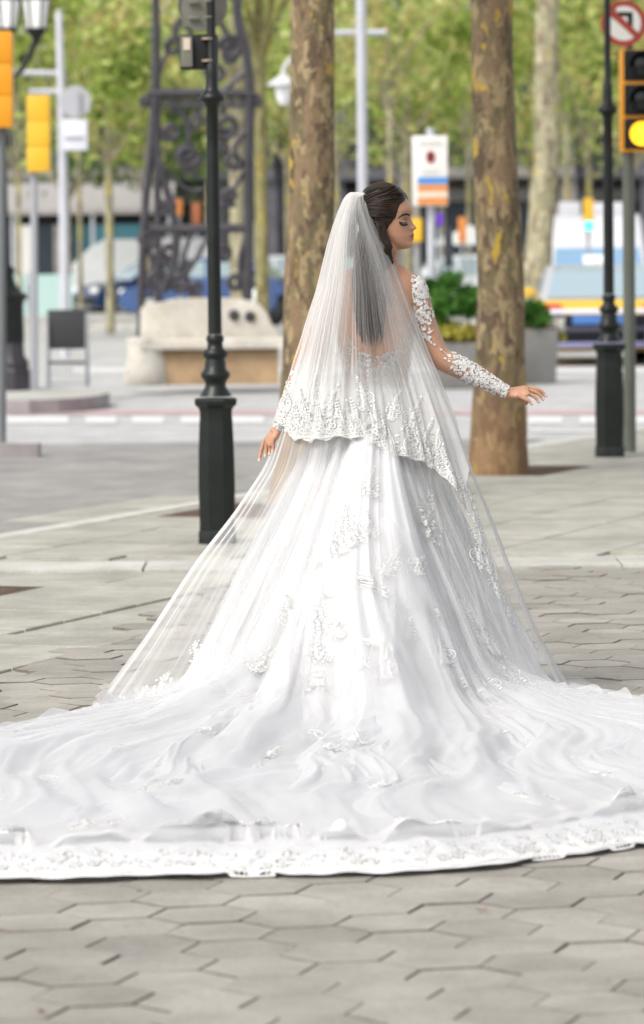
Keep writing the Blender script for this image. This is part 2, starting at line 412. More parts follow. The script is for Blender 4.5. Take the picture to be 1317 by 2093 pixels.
# ============================================================= LAMP POSTS
def lamp_post(loc, label, s=1.0):
    root = empty('lamp_post', loc); tag(root, label, 'lamp post', 'black cast iron lamp posts')
    root.scale = (s, s, s)
    k = 1 / 383.0
    def Z(y): return (1118 - y) * k
    foot = [(42, 1118), (42, 1094), (40, 1090)]
    drum = [(38.5, 1089), (38, 1076), (39.5, 1000), (38.5, 930), (36, 870), (34.5, 845), (37, 836), (45, 829), (46, 820), (44, 816)]
    neck = [(34, 812), (27, 800), (22, 792), (21, 786), (25, 778), (30, 772), (31, 765), (27, 760), (23, 755), (22, 742), (20, 735), (25, 729), (27, 723), (24, 717), (17, 712), (15.5, 702), (18, 697), (18.5, 690), (15, 684)]
    shaft = [(14.5, 683), (14, 560), (13.5, 420), (13, 300), (12.6, 215), (15, 212), (17, 206), (26, 200), (27, 193), (22, 187), (16, 181), (13.2, 176), (13, 150), (12.6, 128), (9.5, 122), (9.2, 60), (8.6, -60), (8, -180)]
    MB().lathe([(r * k, Z(y)) for r, y in foot], n=8, rot=PI / 8).build('foot', M_black, root, sharp=30)
    MB().lathe([(r * k * 1.03, Z(y)) for r, y in drum], n=8, rot=PI / 8).build('base_drum', M_black, root, sharp=22)
    MB().lathe([(r * k, Z(y)) for r, y in neck], n=28).build('moulded_neck', M_black, root, sharp=50)
    MB().lathe([(r * k, Z(y)) for r, y in shaft], n=24).build('shaft', M_black, root, sharp=50)
    return root
p = gnd(444, 1113); lampA = lamp_post((p.x, p.y + .1, 0), 'black cast iron lamp post left of the bride with a round sign strapped on')
p = gnd(1249, 935); lampB = lamp_post((p.x, p.y + .12, 0), 'black cast iron lamp post at the right in front of the amber traffic light', 1.08)
LX, LY = lampA.location.x, lampA.location.y
def zat(py, Y): return CH - (py - HORY) / FPX * Y
# round sign seen from behind and signal box on lamp A
r = empty('round_sign', at(414, 10, LY - .0)); tag(r, 'round traffic sign seen from its grey back, high on the left lamp post', 'traffic sign')
Mx = Matrix.Rotation(R(90), 4, 'X')
M_gback = mat('sign_back_grey', (.16, .155, .125), .5, var=.08, scale=4)
k = LY / FPX
b = MB(); b.lathe([(49 * k, -.012), (51 * k, -.012), (51 * k, .014), (48.5 * k, .014), (48 * k, .004)], n=48)
b.v = [tuple(Mx @ Vector(v)) for v in b.v]; b.v = [(v[0], v[1] + .07, v[2] + .0) for v in b.v]; b.build('disc', M_gback, r)
for zz in (0, -.085):
    b = MB(); b.box((-.05, .045, zz + .02), (.06, .02, .016)); b.lathe([(.028, -.005), (.028, .005)], c=(.035, .0, zz + .02), n=16); b.build('bracket', M_gback, r, bevel=.001)
r = empty('signal_box', at(408, 105, LY)); tag(r, 'small black pedestrian signal box strapped to the left lamp post below the round sign', 'signal')
b = MB(); b.box((-.005, .09, 0), (77 * k, .13, 70 * k)); b.build('housing', M_blackmat, r, bevel=.008)
b = MB(); b.box((-.07, .012, .0), (24 * k, .03, 62 * k)); b.build('side_panel', M_gback, r, bevel=.004)
b = MB(); b.box((-.068, -.006, .04), (14 * k, .004, 24 * k)); b.build('sticker', mat('beige_sticker', (.6, .5, .4), .6), r)
for zz in (.068, -.05):
    b = MB(); b.lathe([(.034, -.005), (.034, .005)], c=(.045, .0, zz), n=16); b.build('strap', mat('worn_strap', (.42, .33, .26), .4, .4), r)
# ============================================================= PLANE TREES
def bark_mat(name, base, dark, olive, pale, yellow, sc=1.0, warm=None):
    mt, nt, b = nodes(name); L = nt.links.new
    tc = nt.nodes.new('ShaderNodeTexCoord'); mp = nt.nodes.new('ShaderNodeMapping'); mp.inputs['Scale'].default_value = (9 * sc, 9 * sc, 4.0 * sc); L(tc.outputs['Object'], mp.inputs[0])
    dn = nt.nodes.new('ShaderNodeTexNoise'); dn.inputs['Scale'].default_value = 1.2; dn.inputs['Detail'].default_value = 5; L(mp.outputs[0], dn.inputs['Vector'])
    vm = nt.nodes.new('ShaderNodeVectorMath'); vm.operation = 'MULTIPLY_ADD'; vm.inputs[1].default_value = (1.6, 1.6, 1.6); L(dn.outputs['Color'], vm.inputs[0]); L(mp.outputs[0], vm.inputs[2])
    def n(s_, d_, off):
        m2 = nt.nodes.new('ShaderNodeMapping'); m2.inputs['Location'].default_value = off; L(vm.outputs[0], m2.inputs[0])
        t = nt.nodes.new('ShaderNodeTexNoise'); t.inputs['Scale'].default_value = s_; t.inputs['Detail'].default_value = d_; t.inputs['Roughness'].default_value = .6; L(m2.outputs[0], t.inputs['Vector']); return t.outputs['Fac']
    def step(f, a, w=.012):
        r_ = nt.nodes.new('ShaderNodeMapRange'); r_.inputs[1].default_value = a - w; r_.inputs[2].default_value = a + w; L(f, r_.inputs[0]); return r_.outputs[0]
    def mix(f, a, c):
        mx = nt.nodes.new('ShaderNodeMix'); mx.data_type = 'RGBA'; L(f, mx.inputs[0])
        if isinstance(a, tuple): mx.inputs[6].default_value = (*a, 1)
        else: L(a, mx.inputs[6])
        mx.inputs[7].default_value = (*c, 1); return mx.outputs[2]
    c = mix(step(n(.8, 4, (0, 0, 0)), .50, .05), base, olive)
    c = mix(step(n(1.1, 4, (7, 3, 1)), .545, .03), c, dark)
    c = mix(step(n(1.5, 3, (3, 9, 4)), .565), c, pale)
    c = mix(step(n(.8, 3, (1, 5, 8)), .64), c, yellow)
    f = nt.nodes.new('ShaderNodeTexNoise'); f.inputs['Scale'].default_value = 6; f.inputs['Detail'].default_value = 8; L(mp.outputs[0], f.inputs['Vector'])
    mr = nt.nodes.new('ShaderNodeMapRange'); mr.inputs[1].default_value = .3; mr.inputs[2].default_value = .7; mr.inputs[3].default_value = .85; mr.inputs[4].default_value = 1.12; L(f.outputs['Fac'], mr.inputs[0])
    v2 = nt.nodes.new('ShaderNodeVectorMath'); v2.operation = 'SCALE'; L(c, v2.inputs[0]); L(mr.outputs[0], v2.inputs['Scale'])
    out = v2.outputs[0]
    if warm:
        sp = nt.nodes.new('ShaderNodeSeparateXYZ'); L(tc.outputs['Object'], sp.inputs[0])
        m3 = nt.nodes.new('ShaderNodeMapRange'); m3.inputs[1].default_value = .1; m3.inputs[2].default_value = .8; m3.inputs[3].default_value = .6; m3.inputs[4].default_value = 0; L(sp.outputs['Z'], m3.inputs[0])
        mx = nt.nodes.new('ShaderNodeMix'); mx.data_type = 'RGBA'; L(m3.outputs[0], mx.inputs[0]); L(out, mx.inputs[6]); mx.inputs[7].default_value = (*warm, 1); out = mx.outputs[2]
    L(out, b.inputs['Base Color']); b.inputs['Roughness'].default_value = .8
    bp = nt.nodes.new('ShaderNodeBump'); bp.inputs['Strength'].default_value = .3; bp.inputs['Distance'].default_value = .008; L(n(1.1, 6, (7, 3, 1)), bp.inputs['Height']); L(bp.outputs[0], b.inputs['Normal'])
    return mt
M_bark = bark_mat('plane_bark', (.215, .145, .08), (.095, .062, .036), (.135, .11, .055), (.31, .235, .125), (.46, .31, .04), 1.0, (.26, .14, .06))
M_barkp = bark_mat('pale_plane_bark', (.36, .33, .22), (.19, .15, .10), (.26, .25, .15), (.5, .45, .3), (.5, .42, .12), .7)
def leafmat(name, cols, tr=.5):
    mt = bpy.data.materials.new(name); mt.use_nodes = True; nt = mt.node_tree; nt.nodes.clear(); L = nt.links.new
    geo = nt.nodes.new('ShaderNodeNewGeometry'); rp = nt.nodes.new('ShaderNodeValToRGB'); rp.color_ramp.interpolation = 'LINEAR'
    els = rp.color_ramp.elements
    while len(els) < len(cols): els.new(.5)
    for i, c in enumerate(cols): els[i].position = i / (len(cols) - 1); els[i].color = (*c, 1)
    nz = nt.nodes.new('ShaderNodeTexNoise'); nz.inputs['Scale'].default_value = .75; nz.inputs['Detail'].default_value = 3; L(geo.outputs['Position'], nz.inputs['Vector'])
    a1 = nt.nodes.new('ShaderNodeMapRange'); a1.clamp = False; a1.inputs[1].default_value = .32; a1.inputs[2].default_value = .68; a1.inputs[3].default_value = -.15; a1.inputs[4].default_value = .85; L(nz.outputs['Fac'], a1.inputs[0])
    a2 = nt.nodes.new('ShaderNodeMath'); a2.operation = 'MULTIPLY_ADD'; a2.use_clamp = True; a2.inputs[1].default_value = .38; L(geo.outputs['Random Per Island'], a2.inputs[0]); L(a1.outputs[0], a2.inputs[2]); L(a2.outputs[0], rp.inputs[0])
    d = nt.nodes.new('ShaderNodeBsdfDiffuse'); t = nt.nodes.new('ShaderNodeBsdfTranslucent'); mx = nt.nodes.new('ShaderNodeMixShader'); mx.inputs[0].default_value = tr; o = nt.nodes.new('ShaderNodeOutputMaterial')
    L(rp.outputs[0], d.inputs[0]); L(rp.outputs[0], t.inputs[0]); L(d.outputs[0], mx.inputs[1]); L(t.outputs[0], mx.inputs[2]); L(mx.outputs[0], o.inputs[0]); return mt
M_leaf = leafmat('plane_leaves', [(.12, .17, .045), (.25, .36, .08), (.40, .50, .12), (.64, .70, .26), (.46, .37, .14), (.24, .32, .08)])
M_leaf2 = leafmat('dense_leaves', [(.05, .09, .03), (.10, .17, .05), (.18, .26, .08), (.32, .38, .15)])
M_leaf3 = leafmat('pale_leaves', [(.30, .38, .12), (.48, .57, .19), (.68, .72, .32), (.52, .42, .18), (.37, .46, .14)])
def leaves(name, centers, size, m_, parent, squash=1.0):
    C_ = np.asarray(centers); n = len(C_)
    a = rng.normal(size=(n, 3)); a /= np.linalg.norm(a, axis=1, keepdims=True)
    b_ = rng.normal(size=(n, 3)); b_ -= a * (a * b_).sum(1, keepdims=True); b_ /= np.linalg.norm(b_, axis=1, keepdims=True)
    s = size * rng.uniform(.6, 1.3, (n, 1))
    nrm = np.cross(a, b_)
    V = np.stack([C_ - a * s, C_ - b_ * s * .55 + nrm * s * .15, C_ + a * s, C_ + b_ * s * .55 + nrm * s * .15], 1)
    F = np.arange(n * 4).reshape(n, 4)
    return npmesh(name, V, F, m_, parent, smooth=False)
def crown_pts(n, c, rad, clumps=26, spread=.33, bottom=None):
    c = np.array(c); rad = np.array(rad)
    d = rng.normal(size=(clumps, 3)); d /= np.linalg.norm(d, axis=1, keepdims=True); d *= rng.uniform(.25, 1, (clumps, 1)) ** .5
    cc = c + d * rad; k = rng.integers(0, clumps, n); P = cc[k] + rng.normal(size=(n, 3)) * rad * spread * rng.uniform(.5, 1.1, (clumps, 1))[k] * .6
    if bottom is not None: P = P[P[:, 2] > bottom + rng.uniform(-.3, .5, len(P))]
    return P
def trunk(name, path, radii, m_, parent, n=20, seed=0, lump=.05):
    P = [Vector(p) for p in path]
    # resample
    pts = []; rr = []
    for i in range(len(P) - 1):
        for k in range(8): t = k / 8; pts.append(P[i].lerp(P[i + 1], t)); rr.append(lerp(radii[i], radii[i + 1], t))
    pts.append(P[-1]); rr.append(radii[-1])
    V = []
    for i, (p, r_) in enumerate(zip(pts, rr)):
        for k in range(n):
            a = 2 * PI * k / n; q = r_ * (1 + lump * float(pn(a * 1.3 + seed, p.z * 1.8, seed)) * 2 + lump * .6 * math.sin(3 * a + p.z * 2))
            V.append((p.x + math.cos(a) * q, p.y + math.sin(a) * q, p.z))
    F = gridfaces(len(pts), n); F2 = [(i * n + n - 1, (i + 1) * n + n - 1, (i + 1) * n, i * n) for i in range(len(pts) - 1)]
    F = np.concatenate([F, np.array(F2)])[:, ::-1]
    return npmesh(name, V, F, m_, parent)
def plane_tree(base, pxs, label, rads, mat_=None, crown=True, group='plane trees growing in the pavement'):
    """pxs: list of (px, py) trunk centre line from bottom up"""
    Y = base.y; root = empty('plane_tree', (base.x, base.y, base.z)); tag(root, label, 'tree', group)
    path = [at(a, c, Y) - base for a, c in pxs]; path = [Vector((p.x, p.y, max(p.z, -.02) if i == 0 else p.z)) for i, p in enumerate(path)]
    path[0].z = -.08
    top = path[-1]
    path += [top + (top - path[-2]).normalized() * 1.3]; rads = rads + [rads[-1] * .85]
    trunk('trunk', path, rads, mat_ or M_bark, root, 24, int(base.y))
    t = path[-1]
    for k in range(5):
        a = k * 1.3 + .4; e = t + Vector((math.cos(a) * 1.3, math.sin(a) * 1.3, 1.6 + .2 * k)); e2 = e + Vector((math.cos(a) * .8, math.sin(a) * .8, 1.2))
        b = MB(); b.tube([t - Vector((0, 0, .3)), t.lerp(e, .5) + Vector((0, 0, -.15)), e, e2], [rads[-1] * .7, rads[-1] * .5, rads[-1] * .35, .03], 8); b.build('limb', mat_ or M_bark, root)
    if crown:
        P = crown_pts(2600, t + Vector((0, 0, 3.2)), (2.1, 2.1, 1.7), 22, .3, bottom=t.z + .6); leaves('crown', P, .12, M_leaf, root)
    return root
b0 = gnd(612, 1030); k = b0.y / FPX
plane_tree(Vector((b0.x, b0.y, 0)), [(612, 1030), (616, 930), (625, 760), (632, 560), (637, 400), (640, 250), (640, 100), (641, -20)], 'mottled plane tree trunk right behind the bride on her left, with yellow bark patches', [70 * k, 53 * k, 51 * k, 49 * k, 47 * k, 46 * k, 45 * k, 44 * k])
b0 = gnd(1018, 966); k = b0.y / FPX
plane_tree(Vector((b0.x, b0.y, 0)), [(1018, 966), (1018, 900), (1021, 780), (1023, 600), (1018, 420), (1012, 280), (1007, 130), (1005, -20)], 'thick mottled plane tree trunk behind the outstretched arm of the bride', [66 * k, 57 * k, 54 * k, 48 * k, 46 * k, 44 * k, 43 * k, 43 * k])
b0 = at(1095, 700, 62); b0.z = ROADZ; k = b0.y / FPX
plane_tree(b0, [(1095, 703), (1096, 600), (1104, 480), (1118, 330), (1116, 180), (1118, 60), (1124, -20)], 'pale slightly crooked plane tree trunk between the planter and the taxi', [36 * k, 31 * k, 27 * k, 26 * k, 24 * k, 23 * k, 24 * k], M_barkp, True, 'pale trees across the street')
# ============================================================= RIGHT SIGNAL POST
b0 = gnd(1288, 925); Y = b0.y; k = Y / FPX
root = empty('traffic_light', (b0.x, Y, 0)); tag(root, 'amber traffic light with its lowest lamp lit, on a grey-green post at the right edge', 'traffic light')
def zz(py): return at(1288, py, Y).z
b = MB(); b.tube([(0, 0, 0), (0, 0, zz(300))], 12.5 * k, 20); b.build('post', M_grey, root)
tx = at(1310, 200, Y).x - b0.x
b = MB(); b.box((tx, -.02, zz(207)), (86 * k, .16, 207 * k)); b.build('housing', M_amber, root, bevel=.012)
def disc(c, r_, m_, nm, parent, n=24, dome=.3, y=-1):
    b = MB(); b.lathe([(r_, 0), (r_ * .97, r_ * dome * .35), (r_ * .7, r_ * dome * .8), (r_ * .3, r_ * dome), (.001, r_ * dome * 1.02)], n=n); b.v = [(v[0] + c[0], c[1] - v[2], v[1] + c[2]) for v in b.v]; return b.build(nm, m_, parent)
M_lit = mat('lit_amber_lens', (.9, .45, .02), .3, emit=(1.0, .5, .02), estr=1.5)
for i, py in enumerate((135, 205, 274)):
    b = MB(); b.box((tx + .0, -.105, zz(py)), (72 * k, .02, 62 * k)); b.build('lamp_panel', M_blackmat, root, bevel=.006)
    disc((tx + .0, -.116, zz(py)), 25 * k, M_lit if i == 2 else M_glass, 'lens', root)
    b = MB(); pts = [(tx + math.cos(a) * 28 * k, -.125, zz(py) + math.sin(a) * 28 * k) for a in np.linspace(-.2, PI + .2, 14)]
    pts2 = [(p_[0], -.215, p_[2]) for p_ in pts]; b.grid([pts, pts2]); o = b.build('visor', M_blackmat, root); md = o.modifiers.new('s', 'SOLIDIFY'); md.thickness = .004
r = empty('no_turn_sign', at(1275, 48, Y - .03)); tag(r, 'round red ringed sign with a black turn arrow crossed out, above the amber traffic light', 'traffic sign')
Mx = Matrix.Rotation(R(90), 4, 'X')
def flat(outline, y0, y1, nm, m_, parent):
    b = MB(); b.prism([(x * k, z * k) for x, z in outline], y0, y1); b.v = [(v[0], -v[2], v[1]) for v in b.v]; return b.build(nm, m_, parent, smooth=False)
circ = lambda r_, n=40: [(math.cos(2 * PI * i / n) * r_, math.sin(2 * PI * i / n) * r_) for i in range(n)]
flat(circ(46.5), .0, .012, 'red_ring', M_red, r); flat(circ(35), .0125, .015, 'white_face', M_wsign, r)
flat([(-18, 14), (8, 14), (8, -16), (18, -16), (18, 23), (-18, 23)], .0155, .018, 'turn_arrow_bar', M_blackmat, r)
flat([(-34, 19), (-16, 32), (-16, 6)][::-1], .0155, .018, 'arrow_head', M_blackmat, r)
flat([(-33, 22), (-24, 31), (30, -20), (22, -29)][::-1], .019, .021, 'red_slash', M_red, r)
b = MB(); b.tube([(13 * k, .05, -.22), (13 * k, .05, .18)], .03, 12); b.build('mount', M_grey, r)
# ============================================================= LEFT SIGNALS
def back_signal(px0, px1, py0, py1, ppx, pbase, m_, label, postm, pw, arm=None):
    g = gnd(ppx, pbase); Y = g.y; k = Y / FPX; root = empty('traffic_light', (g.x, Y, 0)); tag(root, label, 'traffic light', 'traffic lights seen from behind')
    def rel(px, py): q = at(px, py, Y); return (q.x - g.x, 0, q.z)
    t = rel(ppx, py0 - 20 if arm else py1 - 4); b = MB(); b.tube([(0, 0, ROADZ), t], pw * k / 2, 16); b.build('post', postm, root)
    n = 3; h = (py1 - py0) / n
    for i in range(n):
        c = rel((px0 + px1) / 2, py0 + h * (i + .5)); b = MB(); b.box((c[0], -.03, c[2]), ((px1 - px0) * k, .2, h * k * .985)); b.box((c[0], .12, c[2] + h * k * .2), ((px1 - px0) * k * .8, .14, h * k * .1)); b.build('lamp_housing', m_, root, bevel=.016)
    if arm:
        a_ = rel(arm[0], arm[2]); c_ = rel(arm[1], arm[3]); b = MB(); b.tube([a_, c_], 5 * k, 10); b.build('arm', postm, root)
    return root
M_gpost = mat('grey_post', (.15, .16, .165), .45)
M_gpost2 = mat('mid_grey_post', (.34, .35, .38), .45)
back_signal(-32, 27, 65, 262, 4, 905, M_amber, 'orange traffic light seen from behind at the left edge, on a slim grey pole', M_gpost, 17)
back_signal(57, 103, 195, 352, 70, 803, M_yel, 'yellow traffic light seen from behind, second from the left edge', M_gpost2, 15)
# white lamp column with the backs of two signs
g = gnd(133, 716); Y = g.y; k = Y / FPX; root = empty('light_column', (g.x, Y, ROADZ)); tag(root, 'tall pale grey column at the left carrying a round and a rectangular sign', 'column')
def rel(px, py): q = at(px, py, Y); return (q.x - g.x, 0, q.z - ROADZ)
b = MB(); b.tube([(0, 0, 0), rel(131, 450), rel(126, 200), rel(121, 30), rel(121, 20)], [11 * k, 10 * k, 8.5 * k, 7.5 * k, 5 * k], 16); b.build('shaft', M_lgrey, root)
for a_, c_ in (((28, 148), (121, 150)), ((60, 187), (150, 187))):
    b = MB(); b.tube([rel(*a_), rel(*c_)], 5.5 * k, 10); b.build('arm', M_lgrey, root)
M_gs = mat('pale_sign_back', (.42, .42, .45), .5); 
q = rel(155, 209); r2 = MB(); r2.lathe([(32 * k, -.02), (33 * k, .0), (32 * k, .02)], n=32); r2.v = [(v[0] + q[0], v[2] - .1, v[1] + q[2]) for v in r2.v]; r2.build('round_sign', M_gs, root)
q = rel(163, 214); b = MB(); b.box((q[0], -.14, q[2]), (7 * k, .05, 50 * k)); b.build('sign_rail', M_gpost2, root)
q = rel(155, 276); b = MB(); b.box((q[0], -.1, q[2]), (50 * k, .05, 63 * k)); b.build('square_sign', mat('bluish_white', (.72, .73, .8), .4), root, bevel=.03)
q = rel(153, 282); b = MB(); b.box((q[0], -.14, q[2]), (38 * k, .02, 6 * k)); b.build('sign_bar', M_gpost2, root)
# big avenue lamp at the left edge
g = gnd(14, 803); Y = g.y; k = Y / FPX; root = empty('avenue_lamp', (g.x, Y, 0)); tag(root, 'tall dark avenue lamp with white lanterns on a heavy pedestal at the left edge', 'street lamp')
def rel(px, py): q = at(px, py, Y); return Vector((q.x - g.x, 0, q.z))
def zz(py): return at(14, py, Y).z
prof = [(52, 803), (52, 758), (48, 752), (50, 742), (40, 728), (38, 700), (37, 625), (40, 614), (46, 610), (46, 603), (34, 596), (24, 585), (20, 570), (18, 560), (22, 553), (12, 540), (9, 500), (8, 300), (7, 130), (6, 60)]
b = MB(); b.lathe([(r_ * k, zz(y_)) for r_, y_ in prof[:6]], n=8, rot=PI / 8); b.build('pedestal', M_violet, root, sharp=30)
b = MB(); b.lathe([(r_ * k, zz(y_)) for r_, y_ in prof[5:14]], n=24); b.build('base_column', M_black, root)
b = MB(); b.lathe([(r_ * k, zz(y_)) for r_, y_ in prof[13:]], n=16); b.build('shaft', M_black, root)
for px in (74, -40, 14):
    lc = rel(px, 30); nm = 'lantern'
    b = MB(); w0, w1 = 20 * k, 28 * k; zb, zt = rel(px, 60).z, rel(px, 0).z
    b.lathe([(w0, zb), (w1, zt), (w1 * .9, zt + .03), (.04, zt + .22)], c=(lc.x, 0, 0), n=6); ln = b.build(nm, M_milk, root, sharp=20)
    b = MB()
    for i in range(6):
        a = 2 * PI * i / 6; b.tube([(lc.x + math.cos(a) * w0, math.sin(a) * w0, zb), (lc.x + math.cos(a) * w1, math.sin(a) * w1, zt)], .012, 6)
    b.lathe([(w1 * 1.04, zt), (w1 * 1.04, zt + .03), (w1 * .95, zt + .05)], c=(lc.x, 0, 0), n=6)
    b.lathe([(.03, zb - .16), (.05, zb - .1), (.1, zb - .04), (w0 * 1.1, zb), (w0, zb + .015)], c=(lc.x, 0, 0), n=10); b.build('lantern_frame', M_black, ln)
    if px != 14:
        b = MB(); a_ = rel(14, 160); e_ = Vector((lc.x, 0, zb - .1)); pts = [a_.lerp(e_, t) + Vector((0, 0, -.12 * math.sin(t * PI) + .0)) for t in np.linspace(0, 1, 9)]; b.tube(pts, [.035] * 9, 8); b.build('arm', M_black, root)
# black board on a frame
g = gnd(137, 790, .03); Y = g.y; k = Y / FPX; root = empty('notice_board', (g.x, Y, .03)); tag(root, 'dark grey board on a thin metal frame standing on the traffic island', 'board')
def rel(px, py): q = at(px, py, Y); return (q.x - g.x, 0, q.z - .03)
q = rel(137, 673); b = MB(); b.box(q, (79 * k, .12, 80 * k)); b.build('panel', mat('dark_board', (.045, .047, .05), .6), root, bevel=.02)
for px in (98, 177):
    for dy in (-.2, .2):
        b = MB(); q = rel(px, 640); b.tube([(q[0], dy, 0), (q[0], dy * .3, q[2])], 2.2 * k, 8); b.build('leg', M_gpost2, root)
b = MB(); b.tube([rel(98, 741), rel(177, 741)], 2.6 * k, 8); b.build('crossbar', M_blackmat, root)
b = MB(); 
for px in range(104, 176, 9): b.tube([rel(px, 788), rel(px, 741)], .6 * k, 5)
b.tube([rel(98, 784), rel(177, 784)], 1.2 * k, 6); b.build('wire_grid', M_gpost2, root)
# posts and signs behind
def post(ppx, pbase, ptop, wpx, m_, label, cat='post', arms=(), name='street_pole', Yf=None, lean=None):
    g = gnd(ppx, pbase, ROADZ) if Yf is None else at(ppx, pbase, Yf); g.z = ROADZ; Y = g.y; k = Y / FPX
    root = empty(name, (g.x, Y, ROADZ)); tag(root, label, cat)
    def rel(px, py): q = at(px, py, Y); return (q.x - g.x, 0, q.z - ROADZ)
    b = MB(); b.tube([(0, 0, 0), rel(lean or ppx, ptop)], wpx * k / 2, 14); b.build('shaft', m_, root)
    for a in arms: b = MB(); b.tube([rel(a[0], a[2]), rel(a[1], a[3])], a[4] * k / 2, 10); b.build('arm', m_, root)
    return root, rel, k
post(745, 770, -30, 21, M_lgrey, 'pale grey lamp pole rising behind the head of the bride', arms=[(683, 790, 67, 66, 12)], lean=738)
post(857, 705, 380, 13, mat('warm_post', (.3, .27, .22), .6), 'brownish pole behind the parking sign', lean=852)
root, rel, k = post(884, 790, 262, 17, M_lgrey, 'pale post carrying the no parking sign board', name='sign_post', lean=880)
Yp = root.location.y
r = empty('parking_sign', (0, 0, 0)); q = at(879, 349, Yp - .12); r.location = q; tag(r, 'white no parking board with blue and orange bands, right of the face of the bride', 'sign board')
b = MB(); b.box((0, 0, 0), (72 * k, .06, 142 * k)); b.build('board', M_wsign, r, bevel=.01)
def band(px, py, w, h, m_, nm, d=.035): b = MB(); b.box(((px - 879) * k, -d, (349 - py) * k), (w * k, .006, h * k)); return b.build(nm, m_, r, smooth=False)
M_dt = mat('faint_print', (.6, .58, .55), .5)
for i, (py_, w_) in enumerate(((290, 44), (297, 52), (348, 40), (355, 30))): band(880, py_, w_, 3, M_dt, 'text_line')
band(884, 369, 60, 14, M_blue, 'blue_band'); band(884, 384, 60, 12, M_or, 'orange_band'); band(884, 397, 60, 10, mat('cream_band', (.8, .66, .5), .5), 'cream_band'); band(884, 411, 60, 13, M_or, 'orange_band')
b = MB(); b.lathe([(9.5 * k, 0), (9.5 * k, .006)], n=24); b.v = [(v[0] + 1.5 * k, -.036 - v[2], v[1] * 1.35 + (349 - 321) * k) for v in b.v]; b.build('red_disc', M_red, r)
b = MB(); b.lathe([(5.2 * k, 0), (5.2 * k, .006)], n=20); b.v = [(v[0] + 1.5 * k, -.040 - v[2], v[1] * 1.5 + (349 - 321) * k) for v in b.v]; b.build('dark_disc', mat('dark_navy', (.05, .02, .04), .5), r)
# ============================================================= BENCH WITH IRON LAMP
g = gnd(422, 782, ROADZ + .12); Y = g.y; k = Y / FPX; BZ = ROADZ + .1
M_tren = stone('broken_tile_mosaic', (.66, .64, .59), (.48, .45, .39), (.62, .54, .42), 0, .5)
M_benchb = stone('sandstone', (.52, .34, .18), (.34, .23, .13), (.4, .3, .19), 0, .5)
bench = empty('mosaic_bench', (g.x, Y, BZ)); tag(bench, 'curved white mosaic bench with sandstone base under the wrought iron lamp', 'bench')
def rel(px, py, dy=0): q = at(px, py, Y + dy); return Vector((q.x - g.x, dy, q.z - BZ))
def arc_x(px): return (px - 422) * k
# seat: rounded slab, in front; ends curve towards the viewer
def slab_curve(x0, x1, z0, z1, y0, y1, m_, nm, n=26, bulge=.0, bev=.03, back=0):
    P = []
    for i in range(n + 1):
        t = i / n; x = lerp(x0, x1, t); e = abs(2 * t - 1) ** 6
        yb = y0 - bulge * e; yt = y1
        ring = [(x, yb, z0), (x, yb - .0, z0 + bev), (x, yb, z1 - bev), (x, yb + bev, z1), (x, yt - bev, z1), (x, yt, z1 - bev), (x, yt, z0)]
        P.append(ring)
    b = MB(); b.grid(P); b.add(P[0], [tuple(range(7))]); b.add(P[-1], [tuple(range(7))[::-1]])
    return b.build(nm, m_, bench, sharp=50)
zs = rel(422, 690).z; zs0 = rel(422, 712).z
slab_curve(arc_x(292), arc_x(586), zs0, zs, -.28, .25, M_tren, 'seat', bulge=.05)
slab_curve(arc_x(315), arc_x(570), 0, zs0, -.16, .2, M_benchb, 'base', bulge=0)
b = MB(); b.lathe([(.24, 0), (.27, .05), (.25, .2), (.22, zs0), (.24, zs - .02), (.2, zs + .01)], c=(arc_x(300), -.08, 0), n=20); b.build('end_pillar', M_tren, bench)
# backrest : rounded top outline with thickness
ol = [(284, 705), (286, 632), (296, 622), (330, 618), (345, 612), (400, 609), (470, 610), (500, 613), (530, 622), (545, 640), (556, 665), (575, 690), (580, 705)]
pts = [(rel(a, c).x, rel(a, c).z) for a, c in ol]
b = MB(); b.prism(pts[::-1], 0, .2); b.v = [(v[0], .2 + v[2], v[1]) for v in b.v]; b.build('backrest', M_tren, bench, bevel=.02)
for px_, py_ in ((478, 645), (511, 648)):
    q = rel(px_, py_); b = MB(); b.lathe([(.07, 0), (.05, .05), (.02, .09)], c=(0, 0, 0), n=10); b.v = [(v[0] + q.x, .2 - v[2], v[1] + q.z) for v in b.v]; b.build('iron_boss', M_violet, bench)
lamp = empty('wrought_iron_lamp', (g.x, Y + .35, BZ)); tag(lamp, 'ornate dark wrought iron lamp standard growing out of the mosaic bench', 'street lamp')
def tube(name, pts, rad, n=8): b = MB(); b.tube([rel(a, c) + Vector((0, 0, 0)) for a, c in pts], rad, n); return b.build(name, M_violet, lamp)
def smoothp(p, n=6):
    out = []
    P = [np.array(q, float) for q in p]; P = [2 * P[0] - P[1]] + P + [2 * P[-1] - P[-2]]
    for i in range(1, len(P) - 2):
        for t in np.linspace(0, 1, n, endpoint=False):
            out.append(tuple(.5 * ((2 * P[i]) + (-P[i - 1] + P[i + 1]) * t + (2 * P[i - 1] - 5 * P[i] + 4 * P[i + 1] - P[i + 2]) * t * t + (-P[i - 1] + 3 * P[i] - 3 * P[i + 1] + P[i + 2]) * t ** 3)))
    out.append(tuple(P[-2])); return out
tube('post', smoothp([(285, 690), (288, 560), (294, 430), (306, 300), (314, 190), (316, 90), (316, -60)]), .05)
tube('post', smoothp([(322, 640), (320, 450), (319, 300), (320, 200), (318, 40)]), .045)
tube('post', smoothp([(505, 615), (507, 500), (507, 350), (510, 200), (503, 110), (486, 40), (480, -60)]), .06)
tube('crossbar', [(300, 188), (522, 188)], .055); tube('crossbar', [(306, 214), (516, 214)], .03); tube('crossbar', [(305, 468), (508, 466)], .055)
